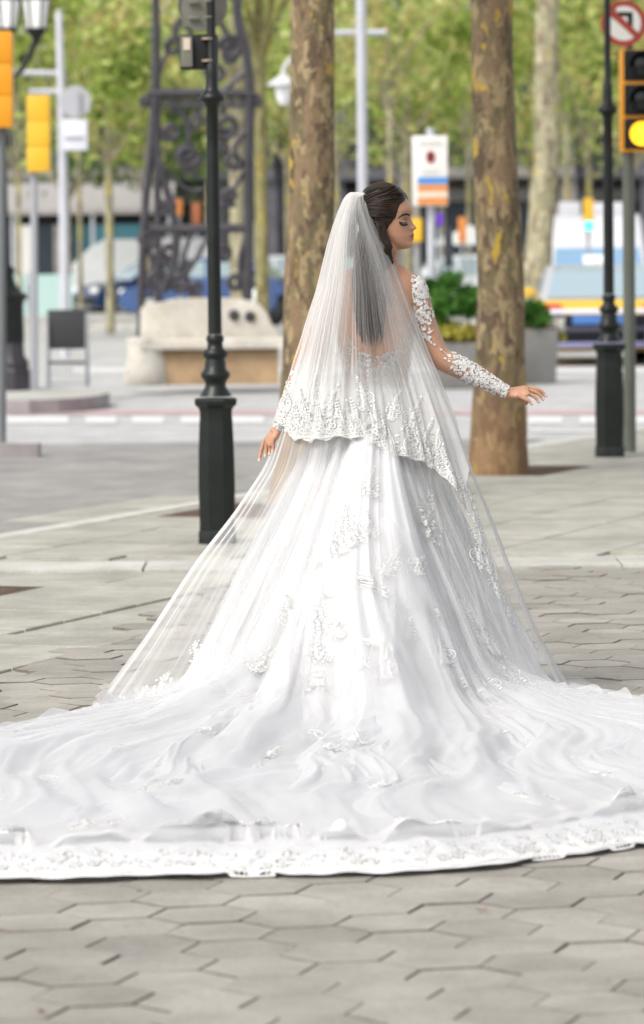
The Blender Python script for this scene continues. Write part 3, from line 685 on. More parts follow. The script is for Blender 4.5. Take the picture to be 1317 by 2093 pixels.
# frieze of scrolls between the crossbars
for i, px_ in enumerate(range(318, 515, 22)):
    c = [(px_ + math.cos(a) * (9 - a * .9), 201 + math.sin(a) * (9 - a * .9)) for a in np.linspace(0, 7.5, 16)]; tube('frieze_scroll', c, .02, 6)
for c in ([(306, 200), (296, 204), (294, 214)], [(516, 200), (528, 206), (526, 216)]): tube('end_scroll', smoothp(c), .04, 6)
def scroll(cx_, cy_, r0_, turns, start, s=1, rad=.03, tail=()):
    c = [(cx_ + math.cos(start + s * a) * r0_ * (1 - a / (turns * 2 * PI) * .8), cy_ + math.sin(start + s * a) * r0_ * (1 - a / (turns * 2 * PI) * .8)) for a in np.linspace(0, turns * 2 * PI, 22)]
    tube('scroll', list(tail) + c, rad, 7)
scroll(383, 315, 26, 1.3, 0, 1, .06); scroll(460, 255, 28, 1.4, PI, -1, .05); scroll(476, 325, 18, 1.2, 0, 1, .05); scroll(300, 485, 20, 1.4, 0, 1, .05)
scroll(470, 95, 26, 1.4, PI, 1, .045); scroll(375, 60, 30, 1.3, 0, -1, .035); scroll(345, 520, 24, 1.4, 1, 1, .05); scroll(365, 575, 20, 1.2, 2, -1, .05); scroll(320, 575, 22, 1.3, 2, 1, .05)
for c, rd in (([(322, 330), (335, 375), (350, 430), (358, 480), (352, 540), (330, 600)], .05), ([(508, 330), (480, 380), (452, 415), (438, 450)], .03), ([(322, 150), (345, 90), (372, 30), (378, -30)], .03),
          ([(505, 140), (470, 170), (440, 195)], .035), ([(330, 340), (360, 372), (392, 388), (414, 384)], .022), ([(350, 200), (380, 250), (385, 290)], .035), ([(505, 260), (482, 290), (478, 310)], .035),
          ([(392, 470), (375, 520), (372, 560), (392, 612)], .03), ([(430, 468), (405, 520), (380, 560)], .03), ([(315, 610), (335, 580), (352, 560), (370, 540)], .04), ([(300, 500), (312, 540), (330, 570)], .035),
          ([(440, 20), (465, 70), (500, 110)], .035), ([(505, 470), (490, 540), (500, 610)], .035)):
    tube('curled_bar', smoothp(c), rd)
# small leafy bosses
scroll(352, 95, 24, 1.3, 1, -1, .04); scroll(440, 150, 22, 1.2, 3, 1, .04); scroll(350, 270, 20, 1.3, 2, 1, .045); scroll(400, 250, 16, 1.2, 0, -1, .04); scroll(470, 400, 20, 1.2, 1, 1, .04); scroll(345, 420, 15, 1.2, 4, -1, .04); scroll(455, 520, 22, 1.3, 2, 1, .045); scroll(480, 580, 18, 1.2, 0, -1, .045); scroll(400, 590, 16, 1.2, 1, 1, .045)
for px_, py_, r_ in ((295, 205, .09), (520, 203, .1), (352, 226, .05), (405, 226, .05), (455, 226, .05), (383, 330, .12), (455, 300, .09), (300, 470, .1), (345, 575, .13), (318, 560, .12), (470, 110, .12), (378, 545, .1), (505, 560, .1)):
    q = rel(px_, py_); b = MB()
    for i in range(6): a = i * PI / 3; b.sphere((q.x + math.cos(a) * r_ * .5, q.y, q.z + math.sin(a) * r_ * .5), (r_ * .45, r_ * .3, r_ * .45), 6)
    b.build('iron_rosette', M_violet, lamp)
# ============================================================= PLANTERS
M_plant = mat('grey_planter', (.19, .185, .175), .7, var=.08, scale=4)
M_grassy = leafmat('ornamental_grass', [(.45, .40, .07), (.6, .5, .1), (.35, .38, .08), (.5, .4, .12)], .4)
M_bush = leafmat('planter_leaves', [(.02, .07, .015), (.05, .15, .025), (.10, .24, .05), (.16, .32, .07)])
M_flow = leafmat('flower_petals', [(.6, .05, .08), (.75, .1, .12)], .3)
M_whfl = leafmat('white_petals', [(.75, .75, .7), (.8, .78, .7)], .3)
def planter(px0, px1, py0, pbase, label, plants):
    g = gnd((px0 + px1) / 2, pbase, ROADZ); Y = g.y; k = Y / FPX; root = empty('planter', (g.x, Y, ROADZ)); tag(root, label, 'planter', 'grey street planters')
    h = (pbase - py0) * k; w = (px1 - px0) * k
    b = MB(); b.box((0, 0, h / 2), (w * .86, w * .86, h), taper=1.16); b.build('pot', M_plant, root, bevel=.015)
    b = MB(); b.box((0, 0, h + .005), (w * .9, w * .9, .05)); b.build('soil', M_soil, root)
    out = []
    for (px, py, rx, rz, m_, n_, sz, nm, lb, ct) in plants:
        q = at(px, py, Y); c = np.array([q.x, Y, q.z]); r3 = np.array([rx, min(rx, .45), rz]) * k * (1, 1, 1); r3[1] = min(rx * k, .5)
        P = crown_pts(n_, c, r3, 14, .5); P = P[P[:, 2] > ROADZ + h * .8]
        o = leaves(nm, P - np.array([g.x, Y, ROADZ]), sz, m_, None); o.location = (g.x, Y, ROADZ); tag(o, lb, ct)
    return root
planter(885, 1000, 700, 793, 'grey tapered planter behind the forearm of the bride', [(925, 605, 62, 48, M_bush, 2600, .05, 'leafy_shrub', 'tall dark green shrub in the planter left of the thick trunk', 'shrub'), (922, 678, 46, 24, M_grassy, 1600, .05, 'ornamental_grass', 'tuft of yellow ornamental grass spilling over the planter behind the bride', 'grass tuft'), (934, 636, 14, 8, M_flow, 14, .03, 'red_flower', 'few red flowers low in the dark green shrub', 'flowers')])
planter(1066, 1140, 672, 783, 'grey planter right of the thick plane tree trunk', [(1090, 645, 38, 24, M_bush, 1400, .045, 'leafy_shrub', 'low green shrub in the planter beside the taxi', 'shrub'), (1134, 668, 17, 15, M_whfl, 260, .035, 'white_flowers', 'pale flowers at the corner of the planter beside the taxi', 'flowers'), (1146, 690, 9, 14, M_grassy, 120, .04, 'trailing_plant', 'small yellow plant trailing over the planter rim by the taxi', 'plant')])
# ============================================================= VEHICLES
M_tyre = mat('tyre', (.015, .015, .015), .8); M_rim = mat('rim', (.45, .45, .46), .35, .6); M_cglass = mat('car_glass', (.30, .38, .42), .08, spec=.8)
def car(loc, rz, L_, Wd, Hh, col, label, cat, kind='car', extras=None, cabcol=None, glass=None, lowcol=None, name='parked_car'):
    root = empty(name, loc, rz); tag(root, label, cat)
    M_b = mat(name + '_paint', col, .25, coat=.8)
    hl = L_ / 2; gz = .2 * Hh
    if kind == 'car': low = [(-hl, .32), (-hl + .02, .62), (-hl * .93, .93), (-hl * .62, .95), (-hl * .1, 1.0), (hl * .35, .96), (hl * .7, .86), (hl * .94, .74), (hl, .6), (hl, .32), (hl * .9, .2), (-hl * .9, .2)]; cab = [(-hl * .86, .9), (-hl * .62, 1.33), (-hl * .3, Hh), (hl * .08, Hh * .985), (hl * .3, 1.2), (hl * .5, .92)]
    else: low = [(-hl, .3), (-hl, 1.2), (hl * .7, 1.25), (hl * .85, 1.1), (hl * .98, .8), (hl, .5), (hl, .3), (hl * .9, .2), (-hl * .9, .2)]; cab = [(-hl, 1.15), (-hl * .99, Hh * .96), (-hl * .9, Hh), (hl * .35, Hh * .99), (hl * .5, Hh * .9), (hl * .78, 1.2)]
    def wid(z, top): return Wd / 2 * (1 - .04 * abs(z - .6)) if not top else Wd / 2 * (.97 - .16 * max(0, z - .95) / max(.3, Hh - .95) * (1 if kind == 'car' else .5))
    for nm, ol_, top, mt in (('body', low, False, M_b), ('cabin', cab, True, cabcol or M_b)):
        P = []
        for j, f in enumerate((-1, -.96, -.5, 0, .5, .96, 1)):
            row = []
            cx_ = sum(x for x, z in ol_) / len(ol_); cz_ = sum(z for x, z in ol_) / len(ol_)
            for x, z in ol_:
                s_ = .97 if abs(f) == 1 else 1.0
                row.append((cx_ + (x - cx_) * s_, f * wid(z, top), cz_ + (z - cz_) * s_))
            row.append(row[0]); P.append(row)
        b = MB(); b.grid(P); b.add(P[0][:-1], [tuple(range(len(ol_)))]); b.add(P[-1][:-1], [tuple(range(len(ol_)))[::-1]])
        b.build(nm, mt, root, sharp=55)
    gm = glass or M_cglass
    # windscreen, rear window, side windows a few mm proud of the cabin
    def pane(nm, quad): b = MB(); b.add(quad, [(0, 1, 2, 3)]); o = b.build(nm, gm, root, smooth=False); md = o.modifiers.new('s', 'SOLIDIFY'); md.thickness = .012; md.offset = 1
    def sw(z): return wid(z, True)
    (ax, az), (bx, bz), (cx_, cz_), (dx, dz), (ex, ez), (fx, fz) = cab
    n_ = .012
    def strip(nm, P_, Q_, s0, s1, sg):
        pane(nm, [(P_[0] + sg * .02, -s0, P_[1] + .012), (P_[0] + sg * .02, s0, P_[1] + .012), (Q_[0] + sg * .02, s1, Q_[1] + .012), (Q_[0] + sg * .02, -s1, Q_[1] + .012)] if sg < 0 else [(P_[0] + .02, s0, P_[1] + .012), (P_[0] + .02, -s0, P_[1] + .012), (Q_[0] + .02, -s1, Q_[1] + .012), (Q_[0] + .02, s1, Q_[1] + .012)])
    L2 = lambda p_, q_, t: (lerp(p_[0], q_[0], t), lerp(p_[1], q_[1], t))
    if kind == 'car': strip('rear_window', L2(cab[0], cab[1], .12), cab[1], sw(.95) * .88, sw(1.33) * .86, -1); strip('rear_window', L2(cab[1], cab[2], .04), L2(cab[1], cab[2], .6), sw(1.33) * .86, sw(1.38) * .82, -1)
    else: strip('rear_window', L2(cab[0], cab[1], .25), L2(cab[0], cab[1], .75), sw(1.5) * .8, sw(2) * .8, -1)
    strip('windscreen', L2(cab[5], cab[4], .03), L2(cab[5], cab[4], .95 if kind == 'car' else .48), sw(1.0) * .9, sw(1.25) * .86, 1)
    if kind == 'car': strip('windscreen', L2(cab[4], cab[3], .02), L2(cab[4], cab[3], .75), sw(1.25) * .86, sw(1.4) * .82, 1)
    if kind == 'car':
        for s in (-1, 1):
            for x0, x1, x2, x3 in ((bx * .95, -.12, -.12, cx_ * 1.1), (-.04, ex * 1.0, dx * .9, -.04)):
                q = [(x0, s * (sw(1.02) + .004), 1.02), (x1, s * (sw(1.02) + .004), 1.02), (x2, s * (sw(Hh - .08) + .006), Hh - .09), (x3, s * (sw(Hh - .08) + .006), Hh - .09)]
                if s > 0: q = q[::-1]
                pane('side_window', q)
    for sx in (-.62, .62):
        for s in (-1, 1):
            b = MB(); b.lathe([(.2, 0), (.31, .01), (.325, .05), (.325, .17), (.31, .2)], n=24); b.v = [(v[0] + sx * hl, s * (Wd / 2 - .19 + v[2]), v[1] + .325) for v in b.v]; w_ = b.build('wheel', M_tyre, root)
            b = MB(); b.lathe([(.2, 0), (.19, .02), (.05, .035), (.001, .04)], n=20); b.v = [(v[0] + sx * hl, s * (Wd / 2 + .005 + v[2]), v[1] + .325) for v in b.v]; b.build('rim', M_rim, w_)
    for s in (-1, 1):
        b = MB(); b.box((hl * .955, s * Wd * .38, .68), (.18, .34, .14)); b.build('headlight', M_milk, root, bevel=.03)
        b = MB(); b.box((-hl * .985, s * Wd * .40, .80), (.1, .32, .16)); b.build('tail_light', mat('tail_red', (.5, .02, .02), .3), root, bevel=.03)
        b = MB(); b.box((hl * .33, s * (Wd / 2 + .07), 1.02), (.1, .18, .12)); b.build('wing_mirror', M_b, root, bevel=.03)
    for sx in (-1, 1):
        b = MB(); b.box((sx * hl * .99, 0, .42), (.12, Wd * .94, .2)); b.build('bumper', lowcol or M_blackmat, root, bevel=.04)
        b = MB(); b.box((sx * (hl + .02), 0, .45), (.02, .52, .11)); b.build('number_plate', M_wsign, root)
    return root, M_b
# blue parked car on the left
g = gnd(300, 647, ROADZ)
car((g.x + .2, g.y + 1.5, ROADZ), R(205), 4.1, 1.75, 1.46, (.010, .03, .10), 'dark blue hatchback parked across the street left of the iron lamp', 'car')
car((at(430, 640, 96).x, 96, ROADZ), R(170), 4.2, 1.75, 1.5, (.03, .08, .24), 'blue car partly hidden behind the black lamp post and iron lamp', 'car')
car((at(560, 640, 110).x, 112, ROADZ), R(175), 4.4, 1.8, 1.5, (.75, .75, .78), 'white car in the distance left of the plane tree beside the bride', 'car')
car((at(300, 600, 105).x - .4, 107, ROADZ), R(182), 4.6, 1.9, 2.0, (.75, .76, .78), 'white van in the distance above the blue hatchback', 'van', kind='van')
car((at(930, 600, 92).x, 95, ROADZ), R(185), 4.6, 1.8, 1.5, (.72, .76, .78), 'silver car behind the shrub right of the bride', 'car')
# taxi from behind
g = gnd(1245, 748, ROADZ); k = g.y / FPX
M_tx = mat('taxi_glass', (.30, .38, .43), .1)
tx, tb = car((g.x, g.y + 2.3, ROADZ), R(88), 4.5, 1.84, 1.42, (.72, .44, .015), 'yellow and black taxi seen from behind at the right', 'taxi', glass=M_tx, name='taxi', cabcol=mat('taxi_roof_reflection', (.42, .43, .45), .3, coat=.3))  # pale cabin colour stands in for reflections on roof and rear glass
M_txb = mat('taxi_black', (.006, .006, .012), .4, spec=.25); M_txc = mat('chrome_strip', (.25, .25, .42), .35, .2)
b = MB(); b.box((-2.262, 0, .50), (.06, 1.86, .46)); b.build('black_tailgate', M_txb, tx, bevel=.03)
b = MB(); b.box((-2.29, 0, .775), (.05, 1.5, .07)); b.build('bumper_highlight', mat('highlight_white', (.75, .73, .78), .3), tx, bevel=.01)  # white bar drawn in place of the highlight along the bumper
b = MB(); b.box((-2.30, 0, .655), (.03, .86, .13)); b.build('blue_plate', mat('plate_blue', (.06, .17, .45), .4), tx, bevel=.01)
b = MB(); b.box((-2.305, 0, .30), (.04, 1.7, .08)); b.build('chrome_bumper_strip', M_txc, tx, bevel=.01)
b = MB(); b.box((-2.30, 0, .52), (.03, 1.3, .07)); b.build('lower_strip', mat('grey_violet', (.05, .05, .08), .5), tx, bevel=.01)
b = MB(); b.box((0.1, 0, 1.49), (.2, .4, .14)); b.build('roof_light', M_milk, tx, bevel=.03)
g2 = gnd(1420, 752, ROADZ)
car((g2.x + .35, g2.y + 2.3, ROADZ), R(90), 4.5, 1.8, 1.42, (.55, .56, .58), 'grey car with red tail lights beside the taxi at the right edge', 'car')
# van
Yv = 78; c = at(1228, 600, Yv); k = Yv / FPX
vn, vb = car((c.x, Yv + 2.6, ROADZ), R(-90), 5.2, 2.06, 2.35, (.66, .66, .7), 'white van with a blue tinted windscreen and roof box behind the taxi', 'van', kind='van', glass=mat('blue_glass', (.22, .36, .52), .12), name='delivery_van', cabcol=None)
b = MB(); b.box((.4, .25, 2.42), (1.2, .75, .3)); b.build('roof_box', vb, vn, bevel=.06)
b = MB(); b.box((.4, -.5, 2.42), (1.2, .45, .34)); b.build('roof_box', vb, vn, bevel=.06)
car((at(700, 640, 104).x, 108, ROADZ), R(178), 4.4, 1.8, 1.5, (.02, .02, .03), 'dark car in the distance directly behind the veil of the bride', 'car')
car((at(1010, 640, 112).x, 116, ROADZ), R(184), 4.4, 1.8, 1.5, (.03, .03, .045), 'dark grey car far behind the thick plane trunk', 'car')
# scooter
g = gnd(566, 690, ROADZ); k = g.y / FPX; sc = empty('scooter', (g.x, g.y, ROADZ), R(200)); tag(sc, 'dark scooter with pale leg shield parked behind the end of the mosaic bench', 'scooter')
for x in (-.62, .62):
    b = MB(); b.lathe([(.16, -.05), (.25, -.05), (.27, 0), (.25, .05), (.16, .05)], n=20); b.v = [(v[0] + x, v[2], v[1] + .27) for v in b.v]; b.build('wheel', M_tyre, sc)
b = MB(); b.tube([(-.75, 0, .62), (-.4, 0, .68), (-.1, 0, .55), (.0, 0, .35), (.35, 0, .33)], [.1, .17, .17, .13, .12], 12); b.build('body', M_blackmat, sc)
b = MB(); b.tube([(.62, 0, .3), (.5, 0, .6), (.36, 0, 1.02)], [.06, .1, .05], 10); b.build('leg_shield', M_milk, sc)
b = MB(); b.tube([(-.78, 0, .8), (-.4, 0, .84), (-.02, 0, .76)], [.07, .12, .08], 10, flat=.6); b.build('seat', M_blackmat, sc)
b = MB(); b.tube([(.34, -.33, 1.05), (.36, 0, 1.02), (.34, .33, 1.05)], .02, 8); b.sphere((.4, 0, 1.04), .1, 8); b.build('handlebar', M_blackmat, sc)
for s in (-1, 1): b = MB(); b.tube([(.34, s * .25, 1.05), (.3, s * .3, 1.22)], .01, 6); b.sphere((.3, s * .3, 1.26), (.02, .06, .05), 8); b.build('mirror', M_blackmat, sc)
b = MB(); b.box((-.85, 0, .95), (.34, .36, .3)); b.build('top_box', M_blackmat, sc, bevel=.05)
# ============================================================= BACKGROUND TREES AND STREET THINGS
def street_tree(px, Y, ptrunk_w, label, m_leaf, n, c_py, rx, rz, bottom_py, leafsz=.13, twigs=True, lean=0, barkm=None):
    c = at(px, 560, Y); root = empty('street_tree', (c.x, Y, ROADZ)); tag(root, label, 'tree', 'trees along the far side of the avenue')
    k = Y / FPX; top = CH + (HORY - c_py) * k
    fork = CH + (HORY - bottom_py) * k - ROADZ
    r_ = ptrunk_w * k / 2
    trunk('trunk', [(0, 0, 0), (lean * .4, 0, fork * .5), (lean, 0, fork + .2), (lean * 1.1, 0, fork + 1.6)], [r_ * 1.15, r_, r_ * .9, r_ * .6], barkm or M_barkp, root, 12, int(Y))
    for q in range(6):
        a = q * 1.05 + px; e = Vector((lean + math.cos(a) * rx * .55, math.sin(a) * rx * .5, fork + 1.2 + (q % 3) * .7))
        b = MB(); b.tube([(lean, 0, fork - .1), Vector((lean, 0, fork)).lerp(e, .5) + Vector((0, 0, .25)), e], [r_ * .5, r_ * .33, .03], 6); b.build('limb', barkm or M_barkp, root)
    P = crown_pts(int(n * .64), (lean, 0, top - ROADZ), (rx, rx * .8, rz), 30, .30, bottom=fork - .1)
    hcut = (P[:, 2] - fork) / 2.2; P = P[rng.random(len(P)) < np.clip(.25 + hcut, 0, 1)]
    leaves('crown', P, leafsz, m_leaf, root)
    return root
TL = [
 (40, 74, 10, 'leafy tree at the far left behind the orange traffic light', M_leaf, 5200, 90, 2.6, 3.4, 340),
 (225, 80, 17, 'tree with a thin pale trunk left of the iron lamp', M_leaf, 5200, 60, 2.7, 3.2, 330),
 (300, 100, 14, 'dense darker tree behind the left post of the iron lamp', M_leaf2, 4200, 230, 2.6, 2.5, 395),
 (140, 104, 14, 'low dark green tree above the shop awning at the left', M_leaf2, 4200, 250, 3.0, 2.4, 400),
 (488, 70, 34, 'pale thick trunk seen inside the iron lamp frame', M_leaf, 4200, 0, 2.5, 2.6, 170),
 (536, 62, 26, 'olive coloured trunk just right of the iron lamp', M_leaf3, 3600, -60, 2.0, 2.2, 120),
 (690, 96, 12, 'bright leafy tree between the two mottled trunks', M_leaf, 5600, 110, 3.1, 3.5, 330),
 (835, 86, 19, 'tree with a grey trunk above the parking sign', M_leaf, 5200, 90, 2.8, 3.1, 290),
 (905, 110, 14, 'greener tree behind the parking sign board', M_leaf2, 3800, 200, 2.7, 2.6, 340),
 (800, 115, 12, 'distant full tree behind the pale lamp pole', M_leaf, 4200, 220, 3.2, 2.8, 350),
 (1205, 88, 13, 'slender tree just left of the right lamp post', M_leaf, 5200, 90, 2.8, 3.1, 300),
 (1290, 104, 14, 'leafy tree behind the amber traffic light', M_leaf3, 4600, 150, 3.0, 3.1, 360),
 (1090, 108, 14, 'hazy tree between the thick and the pale trunk at the right', M_leaf, 4600, 150, 3.0, 3.1, 350),
 (430, 118, 14, 'distant tree behind the centre of the iron lamp', M_leaf3, 4600, 150, 3.2, 3.2, 350),
 (590, 106, 12, 'pale green tree behind the hanging white street lamp', M_leaf3, 4600, 120, 3.0, 3.4, 330),
 (1420, 84, 16, 'tree beyond the right edge of the view', M_leaf, 3000, 90, 2.8, 3.1, 330),
 (-110, 84, 16, 'tree beyond the left edge of the view', M_leaf, 3000, 90, 2.8, 3.1, 330),
]
M_olive = bark_mat('olive_bark', (.24, .21, .08), (.15, .12, .05), (.2, .2, .08), (.3, .27, .13), (.35, .28, .06), .7)
TL += [(165, 88, 9, 'thin bare trunk between the yellow traffic light and the pale column', M_leaf3, 1800, 0, 1.6, 1.8, 200), (800, 78, 13, 'pale forked young tree just behind the pale lamp pole', M_barkless if False else M_leaf3, 1500, 40, 1.6, 1.8, 230),
 (1160, 96, 10, 'thin dark trunk between the pale crooked trunk and the right lamp post', M_leaf, 2000, 60, 1.8, 2.0, 260), (960, 100, 11, 'thin trunk directly left of the thick plane tree, far behind', M_leaf, 2200, 80, 1.9, 2.2, 300)]
for i, t in enumerate(TL): street_tree(*t[:6], *t[6:], barkm=M_olive if t[0] == 536 else None)
# hanging white street lamp
r = empty('pendant_lamp', at(580, 172, 52)); tag(r, 'white cone shaped street lamp hanging left of the plane tree trunk', 'street lamp'); k = 52 / FPX
b = MB(); b.lathe([(34 * k, -.02), (34 * k, 0), (14 * k, .09), (6 * k, .12), (3 * k, .2)], n=24); b.build('shade', mat('lamp_shade_white', (.6, .6, .62), .4), r)
b = MB(); b.lathe([(15 * k, -.02), (18 * k, -.1), (14 * k, -.2), (8 * k, -.27)], n=20, cap=True); b.build('globe', M_milk, r)
b = MB(); b.tube([(0, 0, .2), (.1, 0, .34), (.42, 0, .38)], .03, 8); b.tube([(.42, 0, .6), (.42, 0, -(r.location.z - ROADZ))], .06, 8); b.build('pole', M_lgrey, r)
# small far signals and signs
def small_signal(px, py, w, h, Y, m_, label, lit=None, litm=None, cat='traffic light', name='far_signal'):
    c = at(px, py, Y); k = Y / FPX; r = empty(name, (c.x, Y, ROADZ)); tag(r, label, cat); z = c.z - ROADZ
    b = MB(); b.tube([(0, .1, 0), (0, .1, z + h * k * .4)], max(.035, w * k * .12), 8); b.build('post', M_gpost2, r)
    b = MB(); b.box((0, 0, z), (w * k, .16, h * k)); b.build('head', m_, r, bevel=.01)
    if lit: disc((0, -.09, z + lit * k), w * k * .45, litm, 'lens', r, 16)
    return r
M_cyan = mat('lit_green_lens', (.1, .8, .7), .3, emit=(0.0, .75, .5), estr=2.2)
small_signal(1203, 437, 20, 64, 76, M_yel, 'small yellow traffic light above the van with its green lamp lit', -24, M_cyan)
small_signal(945, 470, 16, 52, 84, M_or, 'small orange signal far behind, left of the thick trunk')
small_signal(1128, 460, 15, 60, 92, M_or, 'small orange signal far behind beside the pale crooked trunk')
small_signal(1158, 447, 12, 48, 95, mat('rust_panel', (.45, .16, .05), .5), 'narrow rust coloured panel on a post left of the van', cat='sign')
small_signal(366, 424, 13, 34, 88, M_or, 'far orange signal seen through the iron lamp, nearest to its left posts')
small_signal(402, 436, 18, 44, 98, mat('red_orange_panel', (.36, .12, .05), .5), 'red orange advertising panel seen through the iron lamp', cat='sign')
small_signal(852, 470, 22, 48, 60, M_yel, 'small yellow box on a pole below the parking sign', cat='signal box')
small_signal(899, 448, 14, 26, 70, mat('violet_disc', (.14, .04, .5), .5), 'small violet sign right of the parking sign post', cat='sign')
small_signal(917, 505, 18, 80, 66, mat('dark_totem', (.05, .05, .07), .5), 'dark narrow information totem behind the planter', cat='totem')
# white parasol
c = at(962, 500, 90); r = empty('parasol', (c.x, 90, ROADZ)); tag(r, 'white cafe parasol in the distance left of the thick plane trunk', 'parasol')
z = c.z - ROADZ; b = MB(); b.lathe([(.95, z), (.9, z + .06), (.05, z + .42), (.02, z + .46)], n=12); b.build('canopy', M_milk, r); b = MB(); b.tube([(0, 0, 0), (0, 0, z + .4)], .03, 8); b.build('pole', M_lgrey, r)
# low glass barrier on the left
r = empty('glass_barrier', (at(60, 600, 96).x, 96, ROADZ)); tag(r, 'low turquoise glass barrier in front of the shops at the far left', 'barrier')
M_teal = mat('turquoise_glass', (.45, .62, .6), .2)
for i in range(-2, 1):
    b = MB(); b.box((i * 1.1 + .55, 0, .62), (1.02, .03, 1.0)); b.build('panel', M_teal, r); b = MB(); b.box((i * 1.1, 0, .6), (.05, .06, 1.2)); b.build('upright', M_gpost2, r)
# ============================================================= BUILDINGS
M_fac = stone('limestone_facade', (.30, .285, .255), (.21, .20, .185), (.26, .245, .22), 0, .2)
M_fac2 = stone('grey_facade', (.20, .20, .23), (.14, .14, .165), (.17, .17, .20), 0, .2)
M_win = mat('window_glass', (.025, .028, .045), .2, spec=.3); M_frame = mat('window_frame', (.2, .19, .18), .6); M_shop = mat('shop_glass', (.035, .045, .055), .2, spec=.3)
M_awn = mat('awning', (.34, .32, .31), .7, var=.06); M_cream = mat('shop_light', (.7, .69, .65), .4)
def building(x0, x1, Y, Hh, label, mf, ws=2.4, shops=True):
    r = empty('building', ((x0 + x1) / 2, Y, ROADZ)); tag(r, label, 'building'); w = x1 - x0
    b = MB(); b.box((0, 5, Hh / 2 + 2), (w - .02, 10, Hh - 4)); b.build('wall', mf, r)
    n = max(1, int(w / ws)); st = w / n
    b = MB()
    for i in range(n + 1): b.box((-w / 2 + i * st + (.2 if i == 0 else -.2 if i == n else 0), .35, 2), (.5, .9, 4.0))
    b.box((0, 5.5, 2), (w - .4, 9, 3.98)); b.build('ground_floor', mf, r)
    b = MB(); b.box((0, -.1, 4.05), (w, .5, .35)); b.box((0, -.12, 7.6), (w, .34, .2)); b.build('cornice', mf, r, bevel=.03)
    for i in range(n):
        cx_ = -w / 2 + (i + .5) * st
        s_ = MB(); s_.box((cx_, .55, 1.65), (st - .55, .08, 3.1)); f = s_.build('shop_window', random.choice((M_shop, M_shop, M_win, mat('teal_window', (.06, .17, .21), .15))), r)
        s_ = MB(); s_.box((cx_, .48, 3.35), (st - .5, .1, .4)); s_.box((cx_, .48, .3), (st - .5, .1, .3)); s_.box((cx_, .47, 1.7), (.07, .1, 2.7)); s_.build('window_frame', M_frame, f)
        if i % 3 == 1: s_ = MB(); s_.box((cx_ + .3, .45, 1.6), (.55, .04, 1.9)); s_.build('poster', M_cream, f)
        for zf in (5.9, 9.4):
            if zf + 1.2 > Hh: continue
            s_ = MB(); s_.box((cx_, -.01, zf), (1.1, .1, 2.1)); f = s_.build('window', M_win, r)
            s_ = MB()
            for dx in (-.6, .6, 0): s_.box((cx_ + dx, -.07, zf), (.1 if dx else .06, .1, 2.2))
            s_.box((cx_, -.07, zf + 1.1), (1.3, .12, .12)); s_.box((cx_, -.1, zf - 1.1), (1.4, .2, .1)); s_.build('window_frame', M_frame, f)
            s_ = MB(); s_.box((cx_, -.35, zf - 1.02), (1.6, .6, .1))
            for q in range(9): s_.box((cx_ - .76 + q * .19, -.62, zf - .55), (.025, .025, .85))
            s_.box((cx_, -.62, zf - .12), (1.58, .04, .05)); s_.build('balcony', M_violet, r)
    return r
building(-14, -5.0, 122, 8.3, 'pale stone corner building at the far left behind the trees', M_fac)
building(-5.0, -1.4, 126, 8.0, 'stone building with shop windows behind the iron lamp', M_fac2, 1.8)
building(-1.4, 2.6, 128, 8.8, 'bluish grey facade behind the bride', M_fac2, 2.0)
building(2.6, 8.2, 126, 8.0, 'stone facade behind the thick plane trunk and the parking sign', M_fac)
building(8.2, 19, 130, 8.6, 'grey facade behind the van and the taxi', M_fac2)
# awning and kiosk front on the left
c = at(100, 430, 108); r = empty('shop_awning', (c.x, 108, c.z)); tag(r, 'long pale awning over dark shop windows at the far left', 'awning')
b = MB(); b.add([(-3.4, 0, 0), (3.4, 0, 0), (3.4, 2.2, .8), (-3.4, 2.2, .8), (-3.4, 0, -.12), (3.4, 0, -.12), (3.4, 2.2, .68), (-3.4, 2.2, .68)], [(0, 1, 2, 3), (7, 6, 5, 4), (0, 4, 5, 1), (1, 5, 6, 2), (3, 7, 4, 0)]); b.build('canopy', M_awn, r)
b = MB(); b.box((0, 1.6, -.22), (6.7, .3, .34)); b.build('fascia', M_blackmat, r)
for x in (-3.3, -1, 1.2, 3.3): b = MB(); b.tube([(x, .1, -.1), (x, .1, -(c.z - ROADZ))], .05, 8); b.build('post', M_lgrey, r)
# ============================================================= THE BRIDE
Y0 = 13.84; PX = 578.0
C0 = at(768, 1430, Y0); CX, CY = C0.x, C0.y
bride = empty('person', (CX, CY, 0)); tag(bride, 'bride seen from behind in a white lace gown and long veil, right arm held out', 'person')
def child(o): o.parent = bride; o.matrix_parent_inverse = Matrix.Translation((-CX, -CY, 0)); return o
def B(px, py, dy=0.0): return at(px, py, Y0 + dy)
# ---------------- head
HO = B(796.9, 440.2); YAW = R(10)
HF = Vector((math.cos(YAW), -math.sin(YAW), 0)); HL = Vector((-math.sin(YAW), -math.cos(YAW), 0)); HU = Vector((0, 0, 1))
def h2w(f, l, z): return HO + HF * f + HL * l + HU * z
def tab(pts): a = np.array(sorted(pts)); return lambda z: np.interp(z, a[:, 0], a[:, 1])
prof = tab([(.108, -.03), (.1045, .0), (.098, .02), (.088, .037), (.071, .052), (.055, .062), (.043, .0695), (.030, .0755), (.019, .079), (.0116, .0805), (.003, .0785), (-.003, .0765), (-.009, .0755), (-.014, .0765), (-.026, .082), (-.036, .0895), (-.041, .0945), (-.0455, .0965), (-.0495, .0925), (-.054, .0845), (-.061, .083), (-.066, .0855), (-.0695, .0875), (-.0735, .086), (-.0765, .0822), (-.0795, .0845), (-.0825, .0862), (-.0865, .0835), (-.0925, .0780), (-.098, .080), (-.104, .0818), (-.110, .0798), (-.1145, .074), (-.118, .062), (-.121, .045)])
